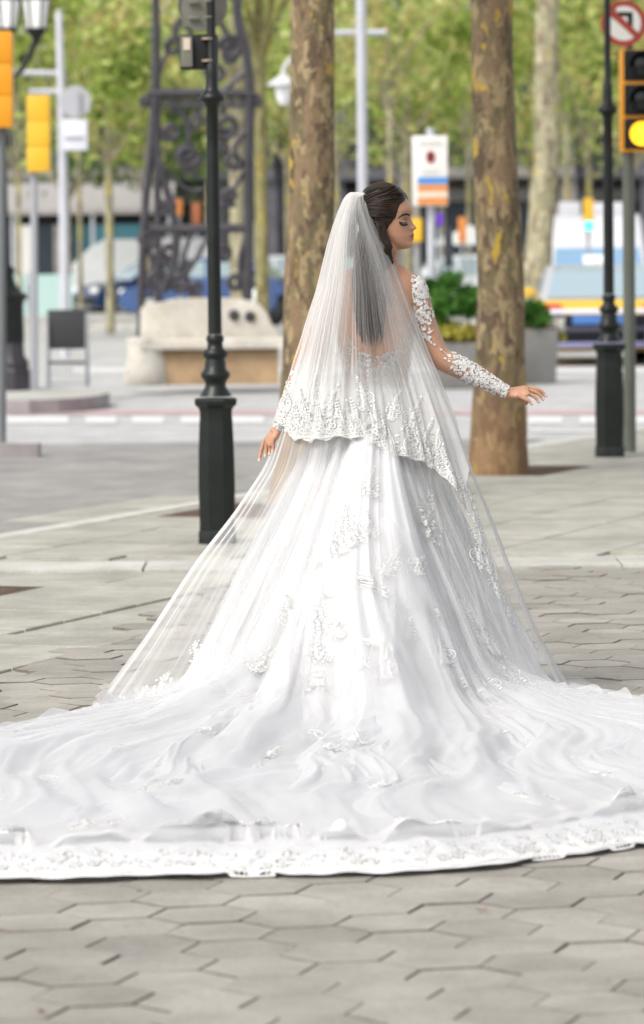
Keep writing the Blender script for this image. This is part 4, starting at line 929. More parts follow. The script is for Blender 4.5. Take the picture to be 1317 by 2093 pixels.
basep = tab([(.108, -.03), (.1045, .0), (.098, .02), (.088, .037), (.071, .052), (.055, .062), (.043, .0695), (.030, .0755), (.019, .078), (.0116, .077), (-.003, .0725), (-.02, .071), (-.045, .0735), (-.061, .0755), (-.075, .0765), (-.09, .0745), (-.098, .0765), (-.105, .0775), (-.112, .074), (-.118, .062), (-.121, .045)])
backp = tab([(.108, -.034), (.100, -.062), (.085, -.082), (.06, -.097), (.03, -.104), (0, -.104), (-.03, -.095), (-.06, -.07), (-.08, -.045), (-.1, -.02), (-.115, .0), (-.121, .02)])
widp = tab([(.108, .006), (.104, .028), (.095, .045), (.08, .058), (.06, .068), (.03, .074), (0, .074), (-.025, .070), (-.05, .063), (-.075, .054), (-.095, .043), (-.108, .031), (-.116, .02), (-.121, .008)])
def head_pt(phi, z, off=0.0):
    """phi 0 = face front, pi = back; sign = side"""
    ff, fb, w = float(basep(z)), float(backp(z)), float(widp(z))
    fc = lerp(fb, ff, .52); c, s = math.cos(phi), math.sin(phi)
    e = .80 if c > 0 else .95
    f = fc + (ff - fc if c > 0 else fc - fb) * math.copysign(abs(c) ** e, c); l = w * math.copysign(abs(s) ** .92, s)
    if c > 0:
        sg = np.interp(z, [-.12, -.09, -.0765, -.066, -.056, -.048, -.03, -.01, .01, .03], [.03, .022, .019, .017, .012, .0135, .0085, .0075, .016, .03])
        f += (float(prof(z)) - ff) * math.exp(-(l / sg) ** 2)
        # alar wings, eye sockets, cheekbones
        f += .006 * math.exp(-((abs(l) - .0125) / .006) ** 2 - ((z + .047) / .007) ** 2)
        f -= .0085 * math.exp(-((abs(l) - .031) / .015) ** 2 - ((z + .010) / .012) ** 2)
        f += .0055 * math.exp(-((abs(l) - .032) / .012) ** 2 - ((z + .022) / .0085) ** 2)
        f += .002 * math.exp(-((abs(l) - .045) / .018) ** 2 - ((z + .038) / .015) ** 2)
    n = Vector((f - fc, l, 0)); 
    if n.length > 1e-6: n.normalize()
    vz = max(0.0, (z - .03) / .08); n = (n * (1 - vz ** 2 * .8) + Vector((0, 0, vz ** 1.5))); n.normalize()
    return Vector((f, l, z)) + n * off
body = MB()
zs_ = np.concatenate([np.linspace(-.1205, .09, 92), np.linspace(.0925, .108, 12)])
P = [[h2w(*head_pt(2 * PI * k / 120, z)) for k in range(120)] for z in zs_]
nb = len(P); vs = [p for r_ in P for p in r_]
fs = [(i * 120 + k, i * 120 + (k + 1) % 120, (i + 1) * 120 + (k + 1) % 120, (i + 1) * 120 + k) for i in range(nb - 1) for k in range(120)]
fs += [tuple(range(120))[::-1], tuple(range((nb - 1) * 120, nb * 120))]; body.add(vs, fs)
# ---------------- torso
tors = [(500, 788, 27, .05, 0), (530, 783, 29, .052, 0), (546, 777, 38, .058, .0), (555, 771, 58, .064, .0), (566, 766, 80, .074, .0), (585, 765, 88, .084, .0), (620, 765, 88, .094, .0), (660, 766, 82, .1, 0), (700, 768, 75, .1, 0), (745, 769, 67, .092, 0), (790, 768, 61, .086, 0), (830, 767, 73, .1, .01), (880, 766, 91, .118, .01), (930, 766, 97, .124, .01), (985, 766, 94, .12, .01), (1015, 766, 80, .1, .01)]
ta = np.array(tors, float); tt = np.linspace(0, len(ta) - 1, 110)
TS = np.stack([np.interp(tt, range(len(ta)), ta[:, i]) for i in range(5)], 1)
for _ in range(4): TS[1:-1] = (TS[:-2] + 2 * TS[1:-1] + TS[2:]) / 4
def torso_ring(py, off=0.0, n=72):
    r_ = [np.interp(py, TS[:, 0], TS[:, i]) for i in range(5)]
    c = B(r_[1], py, r_[4]); a_, b_ = r_[2] / PX + off, r_[3] + off; out = []
    for k in range(n):
        an = 2 * PI * k / n; cx_, sy_ = math.cos(an), math.sin(an)
        x = a_ * math.copysign(abs(cx_) ** .85, cx_); y = b_ * math.copysign(abs(sy_) ** .85, sy_)
        if sy_ < 0 and 580 < py < 820: # spine groove and shoulder blades on the camera side
            w_ = math.sin((py - 580) / 240 * PI)
            y += .010 * w_ * math.exp(-(x / .014) ** 2)
            y -= .008 * math.exp(-((abs(x) - .075) / .035) ** 2 - ((py - 635) / 40) ** 2)
        out.append(Vector((c.x + x, c.y + y, c.z)))
    return out
P = [torso_ring(py) for py in TS[:, 0]][::-1]; n = 72; nb = len(P)
body.add([p for r_ in P for p in r_], [(i * n + k, i * n + (k + 1) % n, (i + 1) * n + (k + 1) % n, (i + 1) * n + k) for i in range(nb - 1) for k in range(n)] + [tuple(range(n))[::-1], tuple(range((nb - 1) * n, nb * n))])
def limb(pts, n=20, side=None, sub=6):
    arr = np.array(pts, float); q = smooth_arr(arr, sub); body.tube([B(a[0], a[1], a[3]) for a in q], [a[2] if len(pts[0]) < 5 else (a[2], a[4]) for a in q], n, side=side)
def smooth_arr(arr, sub=6):
    A = np.vstack([2 * arr[0] - arr[1], arr, 2 * arr[-1] - arr[-2]]); out = []
    for i in range(1, len(A) - 2):
        for t in np.linspace(0, 1, sub, endpoint=False):
            out.append(.5 * (2 * A[i] + (A[i + 1] - A[i - 1]) * t + (2 * A[i - 1] - 5 * A[i] + 4 * A[i + 1] - A[i + 2]) * t * t + (-A[i - 1] + 3 * A[i] - 3 * A[i + 1] + A[i + 2]) * t ** 3))
    out.append(A[-2]); return np.array(out)
RARM = [(825, 588, .044, 0), (845, 592, .0485, 0), (856, 625, .0455, -.002), (867, 660, .0425, -.004), (882, 698, .0405, -.006), (902, 732, .0395, -.008), (935, 748, .0400, -.008), (972, 768, .036, -.006), (1005, 785, .0295, -.004), (1033, 801, .0245, -.002), (1050, 806, .021, 0)]
LARM = [(703, 588, .042, 0), (682, 592, .0475, 0), (668, 630, .045, -.01), (652, 670, .041, -.02), (634, 715, .038, -.03), (620, 748, .035, -.035), (604, 790, .032, -.04), (586, 838, .0265, -.04), (571, 872, .0235, -.04), (563, 886, .022, -.04)]
limb(RARM); limb(LARM)
# trapezius / neck
limb([(776, 572, .06, 0), (780, 548, .052, 0), (785, 525, .049, 0), (788, 498, .05, 0), (788, 470, .05, 0)])
limb([(778, 545, .03, 0), (815, 562, .034, 0), (845, 584, .036, 0)]); limb([(776, 545, .03, 0), (735, 562, .034, 0), (690, 584, .036, 0)])
# legs and shoes hidden in the skirt
for s in (-1, 1):
    limb([(766 + s * 44, 960, .092, .0), (766 + s * 40, 1080, .078, .0), (766 + s * 32, 1190, .056, .0), (766 + s * 30, 1260, .055, .01), (766 + s * 28, 1370, .036, .01), (766 + s * 28, 1395, .036, .02), (766 + s * 28, 1412, .034, .07), (766 + s * 28, 1420, .026, .13)], 16)
# right hand
SD_R = (0, .88, .47)
def finger(pts, r0_, r1_, n=10):
    q = smooth_arr(np.array(pts, float), 5); m_ = len(q); rr = [lerp(r0_, r1_, i / (m_ - 1)) * (1 + .07 * math.exp(-((i / (m_ - 1) - .42) / .09) ** 2) + .05 * math.exp(-((i / (m_ - 1) - .72) / .07) ** 2)) for i in range(m_)]
    rr[-1] *= .6; rr[-2] *= .92
    body.tube([B(a[0], a[1], a[2]) for a in q], rr, n)
q = [B(1040, 803, 0), B(1052, 803, 0), B(1064, 802, 0), B(1074, 799, 0), B(1081, 798, 0)]
body.tube(q, [(.024, .0185), (.031, .0165), (.036, .0150), (.036, .0125), (.031, .008)], 16, side=SD_R)
RF = [([(1058, 806, -.026), (1066, 811.5, -.030), (1079, 818, -.034), (1084, 822, -.035), (1089, 828, -.035)], .0078, .0058), ([(1062, 802, -.010), (1074, 803, -.012), (1089, 808.5, -.014), (1097, 815, -.015), (1103, 824, -.015)], .0082, .0062),
      ([(1064, 798, .008), (1080, 797.5, .008), (1098, 803, .006), (1106, 810, .006), (1112, 819, .006)], .0084, .0062), ([(1066, 794, .024), (1082, 792.5, .026), (1101, 797, .026), (1110, 803, .026), (1118, 812, .026)], .0082, .006),
      ([(1046, 808, .020), (1056, 815, .036), (1068, 820, .044), (1080, 825, .044)], .0105, .007)]
for f_ in RF: finger(*f_)
# left hand
q = [B(567, 877, -.04), B(561, 887, -.04), B(554, 896, -.035), B(547, 904, -.03)]
body.tube(q, [(.025, .018), (.031, .016), (.035, .0145), (.031, .010)], 16, side=(-.42, .9, 0.1))
LF = [([(552, 890, -.008), (541, 902, -.002), (535, 920, .0), (532, 932, .0), (530, 945, .0)], .0085, .006), ([(554, 892, -.028), (546, 904, -.024), (545, 918, -.022), (544, 927, -.022), (542, 935, -.022)], .0085, .0062),
      ([(557, 893, -.046), (552, 905, -.044), (553, 916, -.042), (552, 924, -.042), (550, 931, -.042)], .0083, .006), ([(560, 893, -.062), (558, 904, -.062), (559, 914, -.06), (558, 921, -.06), (557, 926, -.06)], .0078, .0056),
      ([(560, 886, -.018), (555, 900, .006), (552, 912, .014), (551, 922, .016)], .0105, .007)]
for f_ in LF: finger(*f_)
bo = body.build('body', M_white, None)
md = bo.modifiers.new('r', 'REMESH'); md.mode = 'VOXEL'; md.voxel_size = .0024; md.use_smooth_shade = True
m2 = bo.modifiers.new('s', 'SMOOTH'); m2.factor = .5; m2.iterations = 3
dg = bpy.context.evaluated_depsgraph_get(); me = bpy.data.meshes.new_from_object(bo.evaluated_get(dg)); bo.modifiers.clear(); bo.data = me; me.shade_smooth()
child(bo)
# ---------------- skin
def skin_mat():
    mt, nt, b = nodes('skin'); L = nt.links.new
    at_ = nt.nodes.new('ShaderNodeAttribute'); at_.attribute_name = 'paint'; g = nt.nodes.new('ShaderNodeNewGeometry')
    n = nt.nodes.new('ShaderNodeTexNoise'); n.inputs['Scale'].default_value = 22; n.inputs['Detail'].default_value = 6; L(g.outputs['Position'], n.inputs['Vector'])
    mr = nt.nodes.new('ShaderNodeMapRange'); mr.inputs[1].default_value = .3; mr.inputs[2].default_value = .7; mr.inputs[3].default_value = .92; mr.inputs[4].default_value = 1.07; L(n.outputs['Fac'], mr.inputs[0])
    v = nt.nodes.new('ShaderNodeVectorMath'); v.operation = 'SCALE'; L(at_.outputs['Color'], v.inputs[0]); L(mr.outputs[0], v.inputs['Scale']); L(v.outputs[0], b.inputs['Base Color'])
    b.inputs['Roughness'].default_value = .48; b.inputs['Subsurface Weight'].default_value = .12; b.inputs['Subsurface Radius'].default_value = (.012, .004, .002); b.inputs['Subsurface Scale'].default_value = 1.0
    n2 = nt.nodes.new('ShaderNodeTexNoise'); n2.inputs['Scale'].default_value = 420; L(g.outputs['Position'], n2.inputs['Vector']); bp = nt.nodes.new('ShaderNodeBump'); bp.inputs['Strength'].default_value = .12; bp.inputs['Distance'].default_value = .001; L(n2.outputs['Fac'], bp.inputs['Height']); L(bp.outputs[0], b.inputs['Normal'])
    return mt
M_skin = skin_mat(); me.materials.clear(); me.materials.append(M_skin)
V = np.empty(len(me.vertices) * 3); me.vertices.foreach_get('co', V); V = V.reshape(-1, 3)
rel_ = V - np.array(HO); hf = rel_ @ np.array(HF); hl = rel_ @ np.array(HL); hz = rel_[:, 2]
colr = np.tile(np.array([.46, .245, .15]), (len(V), 1))
def paint(mask, c): 
    global colr; mk_ = np.clip(mask, 0, 1)[:, None]; colr = colr * (1 - mk_) + np.array(c) * mk_
fr = (hf > .03) & (np.abs(hz) < .14)
paint(np.exp(-((hz + .075) / .0095) ** 4 - (np.abs(hl) / .0215) ** 4) * (hf > .069) * fr, (.30, .085, .06))
paint(1.1 * np.exp(-((hz + .0763) / .0012) ** 2 - (np.abs(hl) / .021) ** 4) * (hf > .066) * fr, (.10, .03, .025))
paint(.9 * np.exp(-((hz + .016) / .010) ** 2 - ((np.abs(hl) - .033) / .017) ** 2) * fr, (.13, .065, .045))
paint(.35 * np.exp(-((hz + .048) / .016) ** 2 - ((np.abs(hl) - .05) / .016) ** 2) * (hf > .0) * fr, (.42, .16, .10))
for grp, dys in ((RF, None), (LF, None)):
    for f_ in grp[:4]:
        a_ = B(*f_[0][-1]); b_ = B(*f_[0][-2]); tip = a_ + (b_ - a_) * .12 + Vector((0, -.004, .004))
        d2 = ((V - np.array(tip)) ** 2).sum(1); paint(1.2 * np.exp(-d2 / .0065 ** 2), (.72, .55, .5))
ca = me.color_attributes.new('paint', 'FLOAT_COLOR', 'POINT'); ca.data.foreach_set('color', np.hstack([colr, np.ones((len(V), 1))]).astype(np.float32).ravel())
bvh = lambda o: BVHTree.FromPolygons([v.co for v in o.data.vertices], [tuple(p.vertices) for p in o.data.polygons])
BODY = bvh(bo)
def hit(tree, px, py):
    d = ray(px, py).normalized(); r_ = tree.ray_cast(CAM, d); return r_[0], r_[1]
def zp(x, y): return 680 + x / 5.986, 360 + y / 5.986
# eyebrow, lashes on the visible side (ribbons of hair lying on the skin)
M_brow = mat('brow_hair', (.018, .010, .006), .7)
def ribbon(name, pts, widths, tree, off=.0008, parent=None, m_=None):
    b = MB(); rows = []
    q = smooth_arr(np.array([(x, y, w) for (x, y), w in zip(pts, widths)], float), 6)
    for i, (x, y, w) in enumerate(q):
        t = q[min(i + 1, len(q) - 1)][:2] - q[max(i - 1, 0)][:2]; t /= np.linalg.norm(t) + 1e-9; nx, ny = -t[1], t[0]; row = []
        for s_ in (-1, 0, 1):
            p_, n_ = hit(tree, *zp(x + nx * w * s_, y + ny * w * s_))
            if p_ is None: break
            row.append(p_ + n_ * (off + (.0006 if s_ == 0 else 0)))
        if len(row) == 3: rows.append(row)
    if len(rows) > 1: b.grid(rows); return child(b.build(name, m_ or M_brow, None))
hd = ribbon('eyebrow', [(795, 520), (830, 492), (875, 470), (915, 466), (942, 480)], [3, 8, 11, 11, 8], BODY)
ribbon('eyelashes', [(815, 566), (835, 585), (862, 598), (890, 596), (914, 582)], [5, 11, 14, 13, 7], BODY)
ribbon('eyelid_line', [(812, 558), (835, 566), (862, 572), (890, 572), (912, 568)], [3, 5, 6, 5, 3], BODY)
b = MB()
for i in range(16):
    t = i / 15; x, y = lerp(822, 915, t), 588 + 12 * math.sin(t * PI); p_, n_ = hit(BODY, *zp(x, y - 3))
    if p_ is None: continue
    e = p_ + n_ * .006 + Vector((.002 * (t - .3), 0, -.0045)); b.tube([p_, p_.lerp(e, .6) + Vector((0, 0, -.001)), e], [.0005, .0004, .0001], 4)
child(b.build('lash_hairs', M_brow, None))
# ---------------- hair
def hairmat():
    mt, nt, b = nodes('brunette_hair'); L = nt.links.new
    g = nt.nodes.new('ShaderNodeNewGeometry'); r = nt.nodes.new('ShaderNodeValToRGB'); r.color_ramp.elements[0].color = (.007, .004, .0025, 1); r.color_ramp.elements[1].color = (.034, .018, .009, 1); L(g.outputs['Random Per Island'], r.inputs[0]); L(r.outputs[0], b.inputs['Base Color'])
    b.inputs['Roughness'].default_value = .42; b.inputs['Specular IOR Level'].default_value = .3; return mt
M_hair = hairmat()
_HX = [(.058, 905), (.035, 815), (.012, 790), (-.010, 765), (-.025, 722), (-.038, 690), (-.050, 662), (-.062, 664), (-.080, 690), (-.10, 735), (-.115, 752), (-.125, 760)]
def phi_proj(z):
    X = np.interp(z, [a for a, b_ in _HX][::-1], [b_ for a, b_ in _HX][::-1]); tx_ = (X - 700) / 3460
    lo = .3
    for ph in np.linspace(.2, 2.9, 136):
        q = head_pt(ph, z)
        if q.x * math.cos(YAW) - q.y * math.sin(YAW) < tx_: return ph
    return 2.9
_PZ = np.linspace(-.12, .058, 40); _PH = np.array([phi_proj(z) for z in _PZ])
def phi_h(z): return np.interp(z, np.append(_PZ, [.063, .069]), np.append(_PH, [_PH[-1] * .6, 0.0]))
def phi_old(z): return np.interp(z, [-.12, -.10, -.08, -.062, -.05, -.038, -.025, -.01, .012, .035, .050, .058, .066], [1.40, 1.36, 1.45, 1.52, 1.52, 1.45, 1.30, 1.12, 1.0, .86, .62, .36, 0.0])
hb = MB(); cap = []
zc = np.concatenate([np.linspace(-.115, .09, 46), np.linspace(.094, .1079, 8)])
for z in zc:
    row = []; ph = float(phi_h(z))
    for k in range(73):
        a = lerp(ph, 2 * PI - ph, k / 72); e = min(1, k / 9, (72 - k) / 9); row.append(h2w(*head_pt(a, z, .001 + .0105 * e ** .6)))
    cap.append(row)
hb.grid(cap); hb.add(cap[-1], [tuple(range(73))])
COMB = (PI, .055)
hr = random.Random(3)
def fallpath(t, off_x, off_y, seed):
    """long fall down the back, t 0..1"""
    py = lerp(455, 722, t); px = lerp(751, 760, t) + off_x * (1 + .25 * math.sin(t * PI)) + 3.5 * math.sin(t * 9 + seed * .6 + off_x * .05)
    return B(px, py, lerp(-.05, -.135, min(1, t * 1.8)) + off_y + .006 * math.sin(t * 7 + seed))
# swept strands over the skull
for i in range(330):
    side = 1 if hr.random() < .72 else -1
    z0_ = hr.uniform(-.085, .1); ph0 = float(phi_h(z0_)) if z0_ < .075 else hr.uniform(0, 1.2)
    ph0 = min(ph0 + abs(hr.gauss(0, .25)), 2.6); z1_ = lerp(z0_, -.02, .55) + hr.uniform(-.02, .02)
    pts = []; n_ = 12; lift = hr.uniform(.009, .0185)
    for k in range(n_):
        t = k / (n_ - 1); ph = lerp(ph0, 2.9, t); z = lerp(z0_, z1_, t ** 1.3) + .016 * math.sin(t * PI) * (1 if z0_ > -.02 else -.3) * min(1, (.105 - z0_) / .04)
        z = min(z, .1065); o_ = lerp(.001, lift, min(1, t * 4)) 
        pts.append(h2w(*[c_ if j != 1 else c_ * side for j, c_ in enumerate(head_pt(ph, z, o_))]))
    hb.tube(pts, [.0012] + [.0028] * (n_ - 2) + [.0022], 5, flat=.6)
for i in range(210):
    ox = hr.uniform(-1, 1); ox = 25 * math.copysign(abs(ox) ** .8, ox); oy = hr.uniform(-.018, .022); sd_ = hr.uniform(0, 6); t1 = hr.uniform(.66, 1.0) - .1 * abs(ox / 25) ** 2
    st = h2w(*head_pt(hr.uniform(2.2, 3.9), hr.uniform(-.05, .05), .006))
    pts = [st] + [fallpath(t, ox * min(1, .55 + t), oy, sd_) for t in np.linspace(.08, t1, 15)]
    hb.tube(pts, [.003] + [.0045] * 11 + [.0035, .0025, .0015, .0006], 5, flat=.6)
# loose curls beside the neck and flyaway strands
for i in range(80):
    a = hr.uniform(-1, 1); pts = []
    for t in np.linspace(0, 1, 12):
        py = lerp(452, 545 + hr.uniform(-12, 5), t); px = np.interp(py, [452, 470, 487, 497, 505, 517, 527, 536, 548], [786, 790, 794, 801, 804, 799, 802, 808, 803]) - 9 + 9 * a * (1 - .3 * t); pts.append(B(px, py, -.075 + .012 * a - .02 * t + .01 * math.sin(t * 6 + i)))
    hb.tube(pts, [.0012] + [.0024] * 7 + [.0022, .0016, .001, .0004], 5)
for i in range(12):
    pts = []; x0_, a = hr.uniform(795, 806), hr.uniform(-1, 1)
    for t in np.linspace(0, 1, 10): pts.append(B(x0_ + 9 * t * a + 4 * math.sin(t * 5 + i), 512 + 32 * t + 3 * math.sin(t * 8 + i), -.05))
    hb.tube(pts, .0004, 4)
for i in range(26):
    ph = hr.uniform(.6, 2.2); z = hr.uniform(.07, .1); pts = [h2w(*head_pt(ph + t * .5, min(.107, z + .008 * t), .010 + .007 * math.sin(t * PI) * hr.uniform(.6, 1.4))) for t in np.linspace(0, 1, 7)]
    hb.tube(pts, .0004, 4)
child(hb.build('hair', M_hair, None, sharp=180))
# ============================================================= GOWN
def fabric(name, col, trans=.15, rough=.6, glit=0.0, bump=.15, bsc=900, sheen=.3):
    mt = bpy.data.materials.new(name); mt.use_nodes = True; nt = mt.node_tree; nt.nodes.clear(); L = nt.links.new
    p = nt.nodes.new('ShaderNodeBsdfPrincipled'); p.inputs['Base Color'].default_value = (*col, 1); p.inputs['Roughness'].default_value = rough; p.inputs['Sheen Weight'].default_value = sheen
    t = nt.nodes.new('ShaderNodeBsdfTranslucent'); t.inputs[0].default_value = (*col, 1); mx = nt.nodes.new('ShaderNodeMixShader'); mx.inputs[0].default_value = trans; o = nt.nodes.new('ShaderNodeOutputMaterial')
    g = nt.nodes.new('ShaderNodeNewGeometry'); n = nt.nodes.new('ShaderNodeTexNoise'); n.inputs['Scale'].default_value = bsc; n.inputs['Detail'].default_value = 3; L(g.outputs['Position'], n.inputs['Vector'])
    bp = nt.nodes.new('ShaderNodeBump'); bp.inputs['Strength'].default_value = bump; bp.inputs['Distance'].default_value = .002; L(n.outputs['Fac'], bp.inputs['Height']); L(bp.outputs[0], p.inputs['Normal'])
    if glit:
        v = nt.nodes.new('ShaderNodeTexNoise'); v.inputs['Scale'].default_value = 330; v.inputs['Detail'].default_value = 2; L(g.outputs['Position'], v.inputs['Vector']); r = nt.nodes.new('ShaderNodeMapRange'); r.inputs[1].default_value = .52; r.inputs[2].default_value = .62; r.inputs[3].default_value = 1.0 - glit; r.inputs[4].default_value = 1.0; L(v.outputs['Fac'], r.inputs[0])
        s = nt.nodes.new('ShaderNodeVectorMath'); s.operation = 'SCALE'; s.inputs[0].default_value = tuple(c * 1.03 for c in col); L(r.outputs[0], s.inputs['Scale']); L(s.outputs[0], p.inputs['Base Color'])  # glitter sparkle painted into the base colour as fine noise
    L(p.outputs[0], mx.inputs[1]); L(t.outputs[0], mx.inputs[2]); L(mx.outputs[0], o.inputs[0]); return mt
def tulle(name, col=(.82, .815, .80), attr='dens', base=0.0, gain=1.0, face=.5, trans=.45):
    mt = bpy.data.materials.new(name); mt.use_nodes = True; nt = mt.node_tree; nt.nodes.clear(); L = nt.links.new
    d = nt.nodes.new('ShaderNodeBsdfDiffuse'); d.inputs[0].default_value = (*col, 1); t = nt.nodes.new('ShaderNodeBsdfTranslucent'); t.inputs[0].default_value = (*col, 1); m1 = nt.nodes.new('ShaderNodeMixShader'); m1.inputs[0].default_value = trans; L(d.outputs[0], m1.inputs[1]); L(t.outputs[0], m1.inputs[2])
    a = nt.nodes.new('ShaderNodeAttribute'); a.attribute_name = attr; lw = nt.nodes.new('ShaderNodeLayerWeight'); lw.inputs[0].default_value = .25
    f = nt.nodes.new('ShaderNodeMath'); f.operation = 'MULTIPLY'; f.inputs[1].default_value = face; L(lw.outputs['Facing'], f.inputs[0])
    f2 = nt.nodes.new('ShaderNodeMath'); f2.operation = 'MULTIPLY_ADD'; f2.inputs[1].default_value = gain; f2.inputs[2].default_value = base; L(a.outputs['Fac'], f2.inputs[0])
    s = nt.nodes.new('ShaderNodeMath'); s.operation = 'ADD'; s.use_clamp = True; L(f.outputs[0], s.inputs[0]); L(f2.outputs[0], s.inputs[1])
    tr = nt.nodes.new('ShaderNodeBsdfTransparent'); mx = nt.nodes.new('ShaderNodeMixShader'); L(s.outputs[0], mx.inputs[0]); L(tr.outputs[0], mx.inputs[1]); L(m1.outputs[0], mx.inputs[2]); o = nt.nodes.new('ShaderNodeOutputMaterial'); L(mx.outputs[0], o.inputs[0]); return mt
def setattr_f(o, name, arr): a = o.data.attributes.new(name, 'FLOAT', 'POINT'); a.data.foreach_set('value', np.asarray(arr, np.float32).ravel())
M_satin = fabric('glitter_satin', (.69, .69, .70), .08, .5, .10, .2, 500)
M_lace = fabric('lace_thread', (.85, .845, .825), .3, .5, 0, .1, 1400)
M_bodice = fabric('bodice_fabric', (.72, .72, .71), .15, .55, .05, .2, 900)
M_tul = tulle('veil_tulle'); M_tulo = tulle('skirt_tulle', (.76, .76, .77), face=.35)
M_nude = tulle('illusion_tulle', (.75, .74, .72), base=.03, gain=0, face=.35)
# outline of the train on the ground
hem = [(.85, 10.32), (.7, 10.18), (.556, 10.08), (.336, 9.93), (.15, 9.88), (-.02, 9.86), (-.25, 9.87), (-.44, 9.88), (-.62, 9.85), (-.81, 9.82), (-1.1, 9.95), (-1.35, 10.3), (-1.48, 10.9), (-1.38, 11.6), (-1.10, 12.2), (-.92, 12.7), (-.80, 13.13), (-.66, 13.6), (-.45, 14.1), (.0, 14.42), (.35, 14.45), (.65, 14.2), (.82, 13.95), (.93, 13.6), (1.09, 13.2), (1.32, 12.5), (1.45, 11.7), (1.35, 10.95), (1.1, 10.52)]
hp = np.array([(math.atan2(x - CX, -(y - CY)), math.hypot(x - CX, y - CY)) for x, y in hem]); hp = hp[np.argsort(hp[:, 0])]
hx = np.concatenate([hp[:, 0] - 2 * PI, hp[:, 0], hp[:, 0] + 2 * PI]); hy = np.tile(hp[:, 1], 3)
_ang = np.linspace(-PI, PI, 1441); _hr = np.interp(_ang, hx, hy)
ker = np.exp(-np.linspace(-2, 2, 25) ** 2); ker /= ker.sum(); _hr = np.convolve(np.concatenate([_hr[-13:-1], _hr, _hr[1:13]]), ker, 'valid')
def hemR(psi): return np.interp((psi + PI) % (2 * PI) - PI, _ang, _hr)
RW = .13; ZW = 1.08
def rtoe(psi):
    s, c = np.sin(psi), np.cos(psi); a = np.where(s < 0, .70, .58); b = np.where(c > 0, 2.75, .5); return 1 / np.sqrt((s / a) ** 2 + (c / b) ** 2)
def ppow(psi): return 1.12 + .80 * np.clip(np.cos(psi), 0, 1) ** 1.5
def foldsig(psi, q, seed):
    """vertical folds: broad rounded flutes with narrower valleys, wandering a little down the skirt"""
    w = psi + .05 * pn(q * 2.2 + seed, psi * 2.0, seed) * 2 + .02 * pn(q * 5, psi * 6, seed + 3)
    a = pn(w * 7.5 + seed * 3.1, q * .45, seed + 5) * 1.5
    b = np.abs(np.sin(w * 10 + 2.2 * pn(w * 3, q * .4, seed + 9) * 2)) ** .75 - .6
    c = (1 - np.abs(pn(w * 17, q * .7, seed + 7)) * 3.2)
    return 1.0 * a + .62 * b + (.12 + .36 * np.clip(q, 0, 1)) * c
def smax(a, b, k=.10):
    h = np.clip(.5 + .5 * (a - b) / k, 0, 1); return b * (1 - h) + a * h + k * h * (1 - h)
def cone_z(rho, psi, seed=0, amp=1.0):
    rt = rtoe(psi); s0 = np.clip((rho - RW) / (rt - RW), 0, 1)
    A = amp * (.005 + .078 * s0 ** .8) * np.clip(rt / .9, .8, 1.35)
    pw = ppow(psi); sl = ZW * pw * np.clip(1 - s0, 1e-4, 1) ** (pw - 1) / (rt - RW); nrm = np.sqrt(1 + sl * sl)
    fs_ = foldsig(psi, s0, seed) * A; r2 = rho - fs_ * sl / nrm
    s = np.clip((r2 - RW) / (rt - RW), 0, 1.0)
    r2_ = np.minimum(rt * 2.0, hemR(psi) * .92); s2 = np.clip(r2 / r2_, 0, 1); fl2 = .30 * (1 - s2) ** 2.2
    return smax(ZW * (1 - s) ** pw, fl2, .06) + np.clip(fs_, -.03, 1) / nrm * np.clip(1.45 - s0, 0, 1) * np.clip((1.25 * rt - rho) / (.25 * rt), 0, 1)
def train_h(rho, psi, seed=0, amp=1.0):
    x = CX + rho * np.sin(psi); y = CY - rho * np.cos(psi); H = hemR(psi); e = np.clip((H - rho) / .55, 0, 1)
    a = psi * 7.0 + 1.6 * pn(x * .9, y * .9, seed + 1)
    r1 = 1 - np.abs(pn(a, rho * .55 + seed, seed + 2)) * 2.6
    r2 = 1 - np.abs(pn(a * 2.3 + 5, rho * .6, seed + 3)) * 2.6
    r3 = pn(x * 7 + 3 * pn(x * 2, y * 2, seed), y * 3.5, seed + 4)
    r4 = 1 - np.abs(pn(x * 4.5 + 1.2 * pn(x, y * 2, 8), y * 2.2 + 1.5 * pn(x * 2, y, 6), seed + 6)) * 2.8
    env = np.clip((CY + .1 - y) / 2.2, 0.04, 1) ** .8
    cr_ = np.exp(-(pn(a * 2.1 + 7, rho * .7, seed + 8) * 16) ** 2) + .8 * np.exp(-(pn(a * 4.0 + 2, rho * .7 + .4 * pn(x * 2, y * 2, 2), seed + 12) * 13) ** 2)
    fl = foldsig(psi, 1.0 + 0 * psi, seed) * np.exp(-np.clip(rho - rtoe(psi), 0, 9) / .9)
    h = .008 + .030 * e ** .7 * env + amp * e ** .6 * env * (.026 * np.clip(r1, -.3, 1) + .020 * np.clip(r2, -.4, 1) + .004 * r3 + .006 * np.clip(r4, -.3, 1) + .010 * cr_ + .030 * fl)
    return np.maximum(h, .006)
def smax(a, b, k=.13):
    h = np.clip(.5 + .5 * (a - b) / k, 0, 1); return b * (1 - h) + a * h + k * h * (1 - h)
def gown(rho, psi, seed=0, amp=1.0, off=0.0):
    return smax(cone_z(rho, psi, seed, amp), train_h(rho, psi, seed, amp)) + off
